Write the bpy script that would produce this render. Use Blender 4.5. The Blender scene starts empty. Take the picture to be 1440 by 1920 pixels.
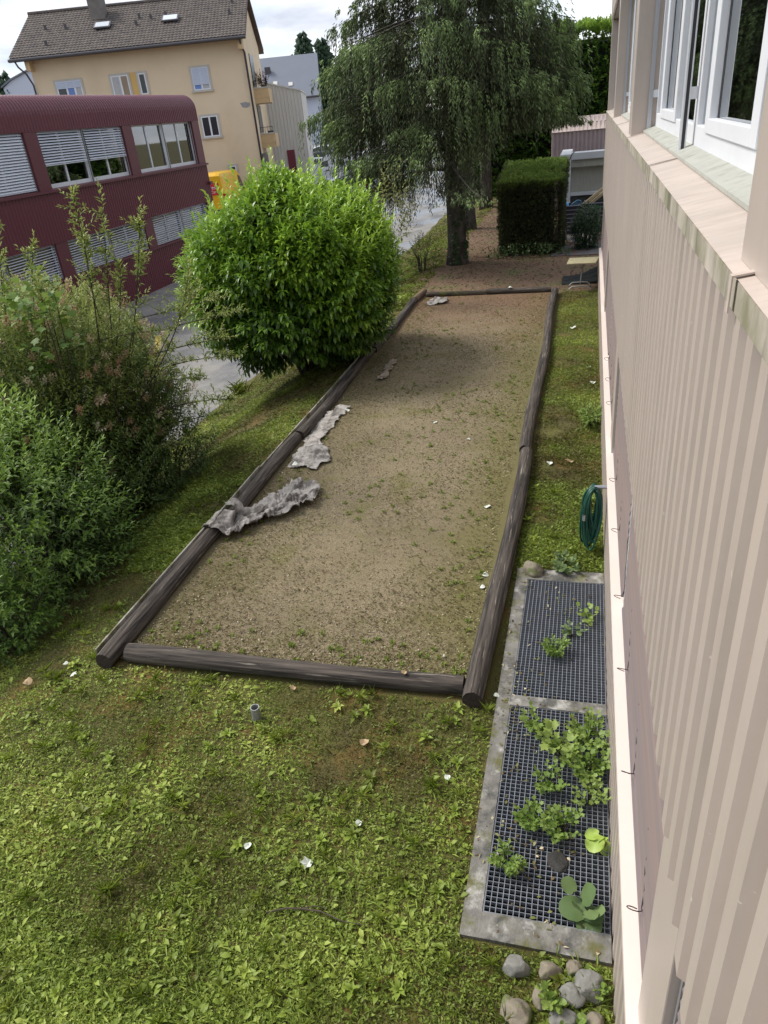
import bpy, math, random
import numpy as np
from mathutils import Vector, Matrix

scene = bpy.context.scene
COL = scene.collection
rng = np.random.default_rng(7)
random.seed(7)
R = math.radians

# ------------------------------------------------------------------ camera
cam_d = bpy.data.cameras.new("camera")
cam = bpy.data.objects.new("camera", cam_d); COL.objects.link(cam)
cam_d.sensor_fit = 'HORIZONTAL'; cam_d.sensor_width = 36.0
cam_d.lens = 36.0 * 1338.0 / 1440.0
cam_d.clip_start = 0.05; cam_d.clip_end = 2000
CAMX = Vector((0.96504, 0.24586, -0.09078)); CAMD = Vector((0.04301, -0.48913, -0.87116)); CAMF = Vector((-0.25859, 0.83683, -0.48262))
CAMX.normalize(); CAMF.normalize(); CAMD = CAMF.cross(CAMX).normalized(); CAMX = CAMD.cross(CAMF).normalized()
M = Matrix((CAMX, -CAMD, -CAMF)).transposed().to_4x4()
M.translation = Vector((0, 0, 4.4))
cam.matrix_world = M
scene.camera = cam

# ------------------------------------------------------------------ light
SUN_EL, SUN_AZ = 50.0, 279.0          # azimuth clockwise from +Y
wd = bpy.data.worlds.new("World"); scene.world = wd; wd.use_nodes = True
nt = wd.node_tree; nt.nodes.clear()
def N(t, kind, **kw):
    n = t.nodes.new(kind)
    for k, v in kw.items():
        if k.startswith('i_'): n.inputs[k[2:].replace('_', ' ')].default_value = v
        else: setattr(n, k, v)
    return n
sky = N(nt, 'ShaderNodeTexSky', sky_type='NISHITA', sun_disc=False, sun_elevation=R(SUN_EL), sun_rotation=R(SUN_AZ))
skym = N(nt, 'ShaderNodeVectorMath', operation='SCALE'); skym.inputs['Scale'].default_value = 0.115
tc = N(nt, 'ShaderNodeTexCoord')
mp = N(nt, 'ShaderNodeMapping'); mp.inputs['Scale'].default_value = (1, 1, 3.2); mp.inputs['Location'].default_value = (0.35, 0.1, 0.2)
no = N(nt, 'ShaderNodeTexNoise', noise_dimensions='3D'); no.inputs['Scale'].default_value = 2.6; no.inputs['Detail'].default_value = 9; no.inputs['Roughness'].default_value = 0.56; no.inputs['Distortion'].default_value = 0.4
cr = N(nt, 'ShaderNodeValToRGB'); cr.color_ramp.elements[0].position = 0.36; cr.color_ramp.elements[1].position = 0.55
no2 = N(nt, 'ShaderNodeTexNoise'); no2.inputs['Scale'].default_value = 5.0; no2.inputs['Detail'].default_value = 7
cr2 = N(nt, 'ShaderNodeValToRGB')
cr2.color_ramp.elements[0].position = 0.38; cr2.color_ramp.elements[0].color = (0.36, 0.39, 0.46, 1)
cr2.color_ramp.elements[1].position = 0.68; cr2.color_ramp.elements[1].color = (0.90, 0.90, 0.92, 1)
mx = N(nt, 'ShaderNodeMixRGB')
bg = N(nt, 'ShaderNodeBackground'); bg.inputs['Strength'].default_value = 1.0
wo = N(nt, 'ShaderNodeOutputWorld')
L = nt.links.new
L(sky.outputs[0], skym.inputs[0]); L(tc.outputs['Generated'], mp.inputs[0]); L(mp.outputs[0], no.inputs['Vector']); L(mp.outputs[0], no2.inputs['Vector'])
L(no.outputs[0], cr.inputs[0]); L(no2.outputs[0], cr2.inputs[0]); L(cr.outputs[0], mx.inputs[0]); L(skym.outputs[0], mx.inputs[1]); L(cr2.outputs[0], mx.inputs[2])
L(mx.outputs[0], bg.inputs[0]); L(bg.outputs[0], wo.inputs[0])
sd = bpy.data.lights.new("sun", 'SUN'); sun = bpy.data.objects.new("sun", sd); COL.objects.link(sun)
sd.energy = 2.1; sd.angle = R(20); sd.color = (1.0, 0.95, 0.87)
az, el = R(SUN_AZ), R(SUN_EL)
sv = Vector((math.sin(az) * math.cos(el), math.cos(az) * math.cos(el), math.sin(el)))
sun.rotation_euler = sv.to_track_quat('Z', 'Y').to_euler()
scene.view_settings.view_transform = 'Standard'; scene.view_settings.look = 'None'
scene.view_settings.exposure = 0.90; scene.view_settings.gamma = 1.0
scene.render.engine = 'CYCLES'
scene.cycles.max_bounces = 6; scene.cycles.transparent_max_bounces = 8
scene.cycles.use_denoising = True

# ------------------------------------------------------------------ helpers
def tag(o, label=None, cat=None, group=None, kind=None):
    if label: o['label'] = label
    if cat: o['category'] = cat
    if group: o['group'] = group
    if kind: o['kind'] = kind
    return o
def empty(name, loc=(0, 0, 0), rz=0.0, label=None, cat=None, group=None):
    o = bpy.data.objects.new(name, None); COL.objects.link(o)
    o.location = loc; o.rotation_euler = (0, 0, rz); o.empty_display_size = 0.2
    return tag(o, label, cat, group)
class MB:
    def __init__(s): s.v = []; s.f = []
    def add(s, v, f):
        b = len(s.v); s.v += [tuple(p) for p in v]; s.f += [tuple(i + b for i in q) for q in f]; return s
    def box(s, x0, x1, y0, y1, z0, z1):
        if x1 < x0: x0, x1 = x1, x0
        v = [(x0, y0, z0), (x1, y0, z0), (x1, y1, z0), (x0, y1, z0), (x0, y0, z1), (x1, y0, z1), (x1, y1, z1), (x0, y1, z1)]
        return s.add(v, [(3, 2, 1, 0), (4, 5, 6, 7), (0, 1, 5, 4), (1, 2, 6, 5), (2, 3, 7, 6), (3, 0, 4, 7)])
    def bar(s, a, b, w, h, up=(0, 0, 1)):
        a, b = Vector(a), Vector(b); d = (b - a).normalized(); u = Vector(up)
        x = d.cross(u)
        if x.length < 1e-4: x = d.cross(Vector((1, 0, 0)))
        x.normalize(); u = x.cross(d)
        v = []
        for p in (a, b):
            for sx, sz in ((-1, -1), (1, -1), (1, 1), (-1, 1)): v.append(p + x * sx * w / 2 + u * sz * h / 2)
        return s.add(v, [(3, 2, 1, 0), (4, 5, 6, 7), (0, 1, 5, 4), (1, 2, 6, 5), (2, 3, 7, 6), (3, 0, 4, 7)])
    def tube(s, pts, rad, n=8, cap=True):
        pts = [Vector(p) for p in pts]
        if not hasattr(rad, '__len__'): rad = [rad] * len(pts)
        v, f = [], []; u = None
        for i, p in enumerate(pts):
            d = (pts[min(i + 1, len(pts) - 1)] - pts[max(i - 1, 0)]).normalized()
            if u is None:
                u = d.cross(Vector((0, 0, 1)))
                if u.length < 1e-3: u = d.cross(Vector((1, 0, 0)))
            u = (u - d * u.dot(d)).normalized(); w = d.cross(u)
            for k in range(n):
                a = 2 * math.pi * k / n; v.append(p + (u * math.cos(a) + w * math.sin(a)) * rad[i])
        for i in range(len(pts) - 1):
            for k in range(n):
                k2 = (k + 1) % n; f.append((i * n + k, i * n + k2, (i + 1) * n + k2, (i + 1) * n + k))
        if cap: f.append(tuple(range(n - 1, -1, -1))); f.append(tuple(range((len(pts) - 1) * n, len(pts) * n)))
        return s.add(v, f)
    def prism(s, poly, axis, a, b):
        # poly: 2D points; axis 'x','y','z' extruded between a and b
        def P(p, t):
            return {'x': (t, p[0], p[1]), 'y': (p[0], t, p[1]), 'z': (p[0], p[1], t)}[axis]
        n = len(poly); v = [P(p, a) for p in poly] + [P(p, b) for p in poly]
        f = [tuple(range(n - 1, -1, -1)), tuple(range(n, 2 * n))] + [(i, (i + 1) % n, n + (i + 1) % n, n + i) for i in range(n)]
        return s.add(v, f)
    def build(s, name, mat, parent=None, smooth=False, bevel=0, recalc=True):
        me = bpy.data.meshes.new(name); me.from_pydata(s.v, [], s.f); me.update()
        if recalc:
            import bmesh
            bm = bmesh.new(); bm.from_mesh(me); bmesh.ops.recalc_face_normals(bm, faces=bm.faces); bm.to_mesh(me); bm.free()
        me.materials.append(mat)
        if smooth: me.polygons.foreach_set('use_smooth', [True] * len(me.polygons))
        o = bpy.data.objects.new(name, me); COL.objects.link(o)
        if parent: o.parent = parent
        if bevel:
            m = o.modifiers.new('bevel', 'BEVEL'); m.width = bevel; m.segments = 2; m.limit_method = 'ANGLE'
        return o
def npmesh(name, V, F, mat, parent=None, tint=None, smooth=False):
    """V (n,3), F (m,k) same-size faces"""
    me = bpy.data.meshes.new(name); n = len(V); m, k = F.shape
    me.vertices.add(n); me.vertices.foreach_set('co', V.astype(np.float32).ravel())
    me.loops.add(m * k); me.loops.foreach_set('vertex_index', F.astype(np.int32).ravel())
    me.polygons.add(m); me.polygons.foreach_set('loop_start', np.arange(0, m * k, k, dtype=np.int32))
    me.update(calc_edges=True)
    if smooth or tint is None: me.polygons.foreach_set('use_smooth', np.full(m, bool(smooth)))
    if tint is not None:
        a = me.attributes.new('tint', 'FLOAT', 'POINT'); a.data.foreach_set('value', tint.astype(np.float32))
    me.materials.append(mat)
    o = bpy.data.objects.new(name, me); COL.objects.link(o)
    if parent: o.parent = parent
    return o
def hash3(i, j, k):
    h = (i * 374761393 + j * 668265263 + k * 2147483647 * 3 + 1013) & 0xffffffff
    h = ((h ^ (h >> 13)) * 1274126177) & 0xffffffff
    return ((h ^ (h >> 16)) & 0xffff) / 65535.0
def vnoise(P):
    P = np.atleast_2d(np.asarray(P, float))
    if P.shape[1] == 2: P = np.c_[P, np.zeros(len(P))]
    I = np.floor(P).astype(np.int64); f = P - I; f = f * f * (3 - 2 * f); o = 0
    for dx in (0, 1):
        for dy in (0, 1):
            for dz in (0, 1):
                w = (f[:, 0] if dx else 1 - f[:, 0]) * (f[:, 1] if dy else 1 - f[:, 1]) * (f[:, 2] if dz else 1 - f[:, 2])
                o = o + w * hash3(I[:, 0] + dx, I[:, 1] + dy, I[:, 2] + dz)
    return o
def fbm(P, s=1.0, o=3):
    P = np.asarray(P, float) * s; t = 0; a = 0.5
    for k in range(o): t = t + a * vnoise(P * (2 ** k) + 17.3 * k); a *= 0.5
    return t / (1 - 0.5 ** o)
def unit(v): return v / np.maximum(np.linalg.norm(v, axis=-1, keepdims=True), 1e-9)
# leaf templates: x = side, y = along, z = normal
T_LEAF = (np.array([(0, 0, 0), (.5, .42, .10), (0, 1, -.12), (-.5, .42, .10)], float), np.array([(0, 1, 2), (0, 2, 3)]))
T_LEAF6 = (np.array([(0, 0, 0), (.34, .25, .10), (.5, .58, .08), (0, 1, -.22), (-.5, .58, .08), (-.34, .25, .10), (0, .5, .02)], float),
           np.array([(0, 1, 6), (1, 2, 6), (2, 3, 6), (3, 4, 6), (4, 5, 6), (5, 0, 6)]))
def lobed(n=5):
    pts = [(0, 0.0, 0)]
    for k in range(n):
        a = -2.2 + 4.4 * k / (n - 1); r = 1 - .3 * abs(a) / 2.2
        pts.append((.62 * r * math.sin(a) * 1.0, .45 + .55 * r * math.cos(a), .05 if k % 2 else -.03))
        if k < n - 1:
            a2 = a + 2.2 / (n - 1); pts.append((.34 * math.sin(a2), .45 + .34 * math.cos(a2), .07))
    pts.append((0, .42, 0)); m = len(pts) - 1
    return np.array(pts), np.array([(i, (i + 1) % m, m) for i in range(m)])
T_LOBE = lobed()
T_ROUND = (np.array([(0, .06, -.02)] + [(.52 * math.sin(a), .48 - .52 * math.cos(a), .05 * math.cos(3 * a)) for a in np.linspace(.35, 2 * math.pi - .35, 11)] + [(0, .42, -.03)]),
           np.array([(i, (i + 1) % 12, 12) for i in range(12)]))
T_SPIN = (np.array([(0, 0, 0), (.5, .35, 0), (0, .35, .5), (-.5, .35, 0), (0, .35, -.5), (0, 1, 0)], float),
          np.array([(0, 2, 1), (0, 3, 2), (0, 4, 3), (0, 1, 4), (5, 1, 2), (5, 2, 3), (5, 3, 4), (5, 4, 1)]))
def frame(d, up, roll=None):
    d = unit(d); s = np.cross(d, up); bad = np.linalg.norm(s, axis=1) < 1e-3; s[bad] = (1, 0, 0); s = unit(s); n = np.cross(s, d)
    if roll is not None:
        c, q = np.cos(roll)[:, None], np.sin(roll)[:, None]; s, n = s * c + n * q, n * c - s * q
    return s, d, n
def leaves(T, pos, d, ln, wd, tint, up=None, roll=None):
    n = len(pos); up = np.tile((0, 0, 1.0), (n, 1)) if up is None else up
    s, d, nn = frame(d, up, roll)
    V0, F0 = T; k = len(V0)
    ln = np.broadcast_to(ln, n)[:, None, None]; wd = np.broadcast_to(wd, n)[:, None, None]
    V = pos[:, None, :] + V0[None, :, 0:1] * wd * s[:, None, :] + V0[None, :, 1:2] * ln * d[:, None, :] + V0[None, :, 2:3] * ln * nn[:, None, :]
    F = F0[None] + (np.arange(n) * k)[:, None, None]
    return V.reshape(-1, 3), F.reshape(-1, F0.shape[1]), np.repeat(np.broadcast_to(tint, n), k)
def merge(*parts):
    Vs, Fs, Ts, b = [], [], [], 0
    for V, F, t in parts: Vs.append(V); Fs.append(F + b); Ts.append(t); b += len(V)
    return np.concatenate(Vs), np.concatenate(Fs), np.concatenate(Ts)
def shoots(p, d, nleaf, slen, ang, ln, wd, tint, droop=0.25, T=T_LEAF, tip=0.15, r=rng):
    """leaves spiralling up each shoot"""
    n = len(p); d = unit(d); u = np.cross(d, r.normal(size=(n, 3))); u = unit(u); w = np.cross(d, u)
    P, D, LN, WD, TT = [], [], [], [], []
    for k in range(nleaf):
        t = k / max(nleaf - 1, 1); a = 2.4 * k + r.uniform(-.4, .4, n); rad = u * np.cos(a)[:, None] + w * np.sin(a)[:, None]
        an = ang * (1.15 - 0.75 * t) + r.normal(0, .15, n)
        dd = d * np.cos(an)[:, None] + rad * np.sin(an)[:, None]; dd[:, 2] -= droop * (1 - t)
        P.append(p + d * (np.broadcast_to(slen, n) * t)[:, None]); D.append(dd)
        sc = (1 - .35 * t) * r.uniform(.75, 1.2, n); LN.append(ln * sc); WD.append(wd * sc); TT.append(np.broadcast_to(tint, n) + tip * t + r.normal(0, .06, n))
    return leaves(T, np.concatenate(P), np.concatenate(D), np.concatenate(LN), np.concatenate(WD), np.clip(np.concatenate(TT), 0, 1))

# ------------------------------------------------------------------ materials
def mat(name, col=(.5, .5, .5), rough=.6, metal=0.0, var=0.0, scale=5.0, col2=None, bump=0.0, bscale=40.0, coord='Object', stretch=(1, 1, 1), detail=5, spec=.5, lo=.35, hi=.65):
    m = bpy.data.materials.new(name); m.use_nodes = True; t = m.node_tree; b = t.nodes['Principled BSDF']
    b.inputs['Roughness'].default_value = rough; b.inputs['Metallic'].default_value = metal; b.inputs['Specular IOR Level'].default_value = spec
    b.inputs['Base Color'].default_value = (*col, 1)
    c = N(t, 'ShaderNodeTexCoord'); mp = N(t, 'ShaderNodeMapping'); mp.inputs['Scale'].default_value = stretch; t.links.new(c.outputs[coord], mp.inputs[0])
    if var or col2:
        n = N(t, 'ShaderNodeTexNoise'); n.inputs['Scale'].default_value = scale; n.inputs['Detail'].default_value = detail; n.inputs['Roughness'].default_value = .6
        r = N(t, 'ShaderNodeValToRGB'); r.color_ramp.elements[0].position = lo; r.color_ramp.elements[1].position = hi
        c2 = col2 or tuple(x * (1 - var) for x in col)
        r.color_ramp.elements[0].color = (*c2, 1); r.color_ramp.elements[1].color = (*col, 1)
        t.links.new(mp.outputs[0], n.inputs['Vector']); t.links.new(n.outputs[0], r.inputs[0]); t.links.new(r.outputs[0], b.inputs['Base Color'])
    if bump:
        n = N(t, 'ShaderNodeTexNoise'); n.inputs['Scale'].default_value = bscale; n.inputs['Detail'].default_value = 6
        bp = N(t, 'ShaderNodeBump'); bp.inputs['Strength'].default_value = bump; bp.inputs['Distance'].default_value = .02
        t.links.new(mp.outputs[0], n.inputs['Vector']); t.links.new(n.outputs[0], bp.inputs['Height']); t.links.new(bp.outputs[0], b.inputs['Normal'])
    return m
def layer(m, col, scale, lo, hi, stretch=(1, 1, 1), amount=1.0, detail=6, coord='Object', loc=(0, 0, 0)):
    """lay a stain / moss / wear pattern of its own shape over a material's colour"""
    t = m.node_tree; b = t.nodes['Principled BSDF']; s = b.inputs['Base Color']
    c = N(t, 'ShaderNodeTexCoord'); mp = N(t, 'ShaderNodeMapping'); mp.inputs['Scale'].default_value = stretch; mp.inputs['Location'].default_value = loc
    n = N(t, 'ShaderNodeTexNoise'); n.inputs['Scale'].default_value = scale; n.inputs['Detail'].default_value = detail; n.inputs['Roughness'].default_value = .65
    r = N(t, 'ShaderNodeMapRange'); r.inputs['From Min'].default_value = lo; r.inputs['From Max'].default_value = hi; r.inputs['To Max'].default_value = amount
    x = N(t, 'ShaderNodeMixRGB'); x.inputs[2].default_value = (*col, 1)
    t.links.new(c.outputs[coord], mp.inputs[0]); t.links.new(mp.outputs[0], n.inputs['Vector']); t.links.new(n.outputs[0], r.inputs[0]); t.links.new(r.outputs[0], x.inputs[0])
    if s.is_linked: t.links.new(s.links[0].from_socket, x.inputs[1])
    else: x.inputs[1].default_value = s.default_value
    t.links.new(x.outputs[0], s); return m
def leafmat(name, stops, trans=.3, rough=.45, spec=.4):
    m = bpy.data.materials.new(name); m.use_nodes = True; t = m.node_tree; b = t.nodes['Principled BSDF']
    b.inputs['Roughness'].default_value = rough; b.inputs['Specular IOR Level'].default_value = spec
    a = N(t, 'ShaderNodeAttribute', attribute_name='tint'); r = N(t, 'ShaderNodeValToRGB')
    e = r.color_ramp.elements
    while len(e) < len(stops): e.new(.5)
    for q, (p, c) in zip(e, stops): q.position = p; q.color = (*c, 1)
    tr = N(t, 'ShaderNodeBsdfTranslucent'); mx = N(t, 'ShaderNodeMixShader'); mx.inputs[0].default_value = trans
    out = t.nodes['Material Output']; k = t.links.new
    k(a.outputs['Fac'], r.inputs[0]); k(r.outputs[0], b.inputs['Base Color']); k(r.outputs[0], tr.inputs[0])
    k(b.outputs[0], mx.inputs[1]); k(tr.outputs[0], mx.inputs[2]); k(mx.outputs[0], out.inputs[0]); return m
def glassmat(name, tint=(.25, .28, .28), refl=.25):
    m = bpy.data.materials.new(name); m.use_nodes = True; t = m.node_tree; t.nodes.remove(t.nodes['Principled BSDF'])
    tr = N(t, 'ShaderNodeBsdfTransparent'); tr.inputs[0].default_value = (*tint, 1); g = N(t, 'ShaderNodeBsdfGlossy'); g.inputs['Roughness'].default_value = .02; g.inputs[0].default_value = (.85, .88, .9, 1)
    f = N(t, 'ShaderNodeFresnel'); f.inputs[0].default_value = 1.5; ad = N(t, 'ShaderNodeMath', operation='ADD', use_clamp=True); ad.inputs[1].default_value = refl
    mx = N(t, 'ShaderNodeMixShader'); k = t.links.new
    k(f.outputs[0], ad.inputs[0]); k(ad.outputs[0], mx.inputs[0]); k(tr.outputs[0], mx.inputs[1]); k(g.outputs[0], mx.inputs[2]); k(mx.outputs[0], t.nodes['Material Output'].inputs[0]); return m

MT = {}
MT['beige'] = layer(layer(mat('beige_cladding', (.49, .415, .36), .34, var=.06, scale=1.2, bump=.05, bscale=12), (.33, .285, .25), 2.2, .48, .72, (1, 3, .22), .45), (.74, .71, .66), 26, .69, .73, (1, 1, 1), .8)
MT['sill'] = layer(layer(mat('sill_sheet', (.55, .465, .40), .5, var=.16, scale=3, bump=.06, bscale=30), (.33, .27, .22), 7, .46, .70, (.5, 3.5, 1), .6), (.12, .11, .08), 26, .66, .74, (2, .4, 1), .8)
MT['sill_edge'] = layer(layer(mat('mossy_sill_edge', (.50, .44, .37), .7, var=.2, scale=6), (.17, .165, .085), 3.0, .38, .62, (1, 1.3, .8), .85), (.055, .055, .045), 6, .52, .70, (1, 1, .4), .8)
MT['ledge'] = layer(mat('ledge_sheet', (.74, .63, .56), .45, var=.05, scale=1.5), (.1, .09, .06), 22, .74, .78, (1, 1, 1), .8)
MT['blindpink'] = layer(mat('lowered_blind', (.27, .205, .185), .5, var=.15, scale=3, stretch=(1, .15, 14)), (.18, .16, .17), 2, .45, .6, (1, .1, 8), .7)
MT['white'] = layer(mat('white_frame', (.72, .73, .75), .4, var=.05, scale=4), (.45, .47, .38), 7, .62, .8, (1, 1, 1), .5)
MT['greysill'] = layer(mat('inner_sill', (.40, .40, .35), .6, var=.15, scale=8), (.16, .16, .10), 9, .50, .72, (1, 1, 1), .7)
MT['dark'] = mat('dark_gap', (.025, .025, .028), .6)
MT['alu'] = mat('grey_aluminium', (.42, .43, .45), .35, .6)
MT['maroon'] = layer(mat('maroon_cladding', (.135, .030, .042), .45, var=.08, scale=1), (.20, .08, .09), 40, .70, .76, (1, 1, 1), .5)
MT['maroonflat'] = mat('maroon_panel', (.125, .030, .038), .5, var=.06, scale=1)
MT['blind'] = mat('white_blind', (.62, .64, .70), .4, var=.06, scale=2)
MT['blindgrey'] = mat('grey_blind', (.40, .42, .45), .4, var=.1, scale=2)
MT['room'] = mat('room_wall', (.36, .37, .34), .9)
MT['roomlight'] = mat('room_wall_cream', (.55, .48, .30), .9)
MT['curtain'] = mat('net_curtain', (.60, .64, .60), .9, var=.25, scale=9, stretch=(1, 6, .2))
MT['glass'] = glassmat('window_glass', (.50, .54, .52), .22)
MT['carglass'] = glassmat('car_glass', (.10, .12, .13), .18)
MT['ivory'] = layer(layer(mat('peach_render', (.70, .56, .385), .85, var=.05, scale=.6, bump=.08, bscale=25), (.52, .40, .25), .35, .52, .72, (1, 1, .6), .35), (.50, .41, .30), .9, .62, .70, (1, 1, .25), .35)
MT['peach'] = mat('balcony_render', (.60, .43, .24), .85, var=.15, scale=1.5)
MT['patch'] = mat('bare_cement', (.32, .31, .31), .9, var=.2, scale=8)
MT['stonetrim'] = mat('window_surround', (.50, .47, .42), .8, var=.1, scale=3)
MT['shutter'] = mat('roller_shutter', (.52, .58, .70), .5, var=.05, scale=2)
MT['skyblue'] = mat('blue_curtain', (.16, .26, .55), .8, var=.15, scale=3)
MT['netting'] = mat('pale_curtain', (.5, .5, .5), .9, var=.3, scale=20, stretch=(4, 1, .2))
MT['tan'] = mat('tan_curtain', (.36, .28, .20), .9, var=.3, scale=12, stretch=(4, 1, .2))
MT['ochre'] = mat('ochre_panel', (.62, .40, .14), .8)
MT['lead'] = mat('dark_gutter', (.06, .055, .06), .5)
MT['greymetal'] = mat('grey_sheet', (.56, .54, .50), .6, var=.05, scale=1)
MT['bluegrey'] = mat('slate_sheet_roof', (.15, .165, .20), .6, var=.06, scale=.5)
MT['lilac'] = mat('pale_blue_render', (.50, .53, .62), .8)
MT['doorred'] = mat('dark_red_door', (.14, .018, .035), .5)
MT['vanyellow'] = mat('yellow_paint', (.80, .45, .02), .3)
MT['vanwhite'] = mat('white_paint', (.66, .68, .71), .25)
MT['carwhite'] = mat('pale_car_paint', (.62, .66, .72), .2)
MT['carblue'] = mat('silver_blue_paint', (.38, .44, .50), .25, .3)
MT['cardark'] = mat('dark_car_paint', (.05, .055, .06), .2)
MT['red'] = mat('red_sign', (.62, .025, .03), .5)
MT['textwhite'] = mat('white_lettering', (.8, .8, .8), .5)
MT['textgreen'] = mat('green_lettering', (.03, .22, .06), .6)
MT['rubber'] = mat('tyre_rubber', (.02, .02, .02), .8)
MT['lampred'] = mat('red_lamp', (.45, .03, .02), .2)
MT['galv'] = mat('galvanised_steel', (.27, .29, .32), .5, .35, var=.2, scale=14)
MT['concrete'] = layer(layer(layer(mat('weathered_concrete', (.23, .22, .195), .9, var=.4, scale=6, bump=.3, bscale=60), (.40, .39, .36), 7, .54, .66, (1, 1, 1), .9), (.05, .05, .045), 5, .50, .64, (1, 1, 1), .85), (.10, .100, .02), 4, .52, .66, (1, 1, 1), .85, loc=(3, 1, 0))
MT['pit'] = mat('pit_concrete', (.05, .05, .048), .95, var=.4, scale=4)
MT['stone'] = layer(layer(mat('field_stone', (.24, .235, .21), .9, var=.35, scale=9, bump=.5, bscale=30), (.42, .40, .36), 14, .60, .68, (1, 1, 1), .8), (.09, .10, .04), 6, .56, .7, (1, 1, 1), .7)
MT['stonewarm'] = layer(mat('mossy_stone', (.25, .215, .16), .9, var=.3, scale=12, bump=.5, bscale=30), (.12, .14, .05), 8, .5, .62)
MT['blackstone'] = mat('charred_stone', (.035, .033, .03), .85, var=.4, scale=30, bump=.4, bscale=60)
MT['log'] = layer(layer(layer(mat('weathered_log', (.105, .086, .070), .9, col2=(.018, .014, .012), scale=26, stretch=(1, 1, .05), bump=1.0, bscale=30, lo=.36, hi=.66), (.30, .27, .22), 40, .58, .70, (1, 1, .05), .85), (.022, .018, .015), 3.0, .52, .66, (1, 1, .3), .7), (.07, .085, .02), 5, .64, .74, (1, 1, .3), .8)
MT['logmoss'] = layer(layer(mat('mossy_log', (.09, .07, .05), .9, col2=(.025, .02, .016), scale=7, stretch=(1, 1, .08), bump=.9, bscale=22), (.11, .12, .02), 2.2, .46, .58, (1, 1, .5), .9), (.36, .34, .30), 9, .62, .7, (1, 1, .2), .7)
MT['logbrown'] = layer(mat('bright_rotten_log', (.20, .13, .075), .9, col2=(.07, .045, .03), scale=7, stretch=(1, 1, .08), bump=.9, bscale=22), (.36, .30, .22), 5, .56, .66, (1, 1, .1), .8)
MT['endgrain'] = mat('log_end', (.045, .03, .022), .95, var=.5, scale=20, bump=.6, bscale=40)
MT['board'] = layer(mat('pale_edging', (.42, .39, .34), .8, var=.3, scale=5, stretch=(1, .3, 1)), (.14, .13, .06), 3, .5, .62)
MT['cloth'] = layer(layer(mat('dirty_cloth', (.43, .40, .365), .95, var=.35, scale=9, bump=.3, bscale=60), (.075, .065, .055), 5, .46, .60, (1.4, .7, 1), .85), (.46, .44, .41), 13, .60, .68, (1, 1, 1), .6)
MT['cloth2'] = layer(mat('old_rag', (.34, .28, .21), .95, var=.3, scale=6, bump=.35, bscale=70), (.12, .09, .06), 5, .5, .65)
MT['hose'] = mat('green_hose', (.012, .075, .052), .4, var=.25, scale=10)
MT['pipe'] = layer(mat('zinc_pipe', (.38, .39, .39), .5, .4, var=.25, scale=14), (.2, .17, .12), 9, .55, .7)
MT['bark'] = layer(mat('spruce_bark', (.085, .070, .055), .95, var=.6, scale=10, stretch=(1, 1, .4), bump=1.0, bscale=16), (.15, .15, .11), 5, .56, .68, (1, 1, .5), .7)
MT['stem'] = mat('shrub_stem', (.055, .042, .028), .9, var=.4, scale=12)
MT['twig'] = mat('dry_twig', (.09, .07, .05), .9, var=.3, scale=20)
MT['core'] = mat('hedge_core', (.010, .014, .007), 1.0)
MT['tabletop'] = layer(mat('weathered_table_top', (.42, .38, .22), .7, var=.2, scale=4), (.16, .13, .07), 6, .58, .70, (1, .5, 1), .7)
MT['tableleg'] = mat('grey_table_legs', (.34, .34, .32), .4, .5)
MT['tarp'] = mat('dark_tarpaulin', (.020, .024, .024), .75, var=.4, scale=4, spec=.2)
MT['slats'] = mat('black_slats', (.022, .023, .034), .6, var=.2, scale=3)
MT['groove'] = mat('slat_edge', (.26, .26, .29), .6)
MT['timber'] = mat('raw_timber', (.50, .40, .24), .8, var=.2, scale=6, stretch=(1, 1, 8))
MT['stakew'] = mat('grey_timber', (.26, .22, .17), .9, var=.3, scale=8)
MT['bluebag'] = mat('blue_plastic', (.06, .30, .62), .4)
MT['bluelid'] = mat('blue_net', (.05, .16, .26), .5)
MT['garage'] = layer(layer(layer(mat('dirty_white_panel', (.38, .375, .32), .7, var=.1, scale=2), (.24, .25, .20), 9, .45, .66, (6, 1, .25), .7), (.18, .18, .14), 14, .56, .7, (9, 1, .3), .6), (.36, .12, .03), 3.2, .66, .72, (5, 1, .9), .8, loc=(4, 0, 1.5))
MT['garageframe'] = layer(mat('white_container_frame', (.55, .57, .58), .6, var=.08, scale=2), (.33, .34, .30), 10, .6, .75, (4, 1, .3), .5)
MT['pink'] = mat('pink_sheet', (.36, .28, .28), .6, var=.1, scale=2)
MT['pinkroof'] = layer(mat('pinkish_sheet_roof', (.52, .42, .37), .6, var=.1, scale=3), (.3, .22, .2), 5, .6, .7)
MT['paving'] = layer(mat('grey_paving', (.15, .14, .135), .9, var=.25, scale=5, bump=.2), (.22, .085, .06), 1.6, .52, .62)
MT['yellowline'] = layer(mat('yellow_road_paint', (.72, .50, .10), .8, var=.1, scale=8), (.2, .19, .17), 7, .60, .68)
MT['paleleaf'] = mat('pale_leaf', (.62, .66, .58), .7, var=.12, scale=30)
MT['brownleaf'] = mat('dry_leaf', (.42, .30, .17), .8, var=.3, scale=30)
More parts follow.
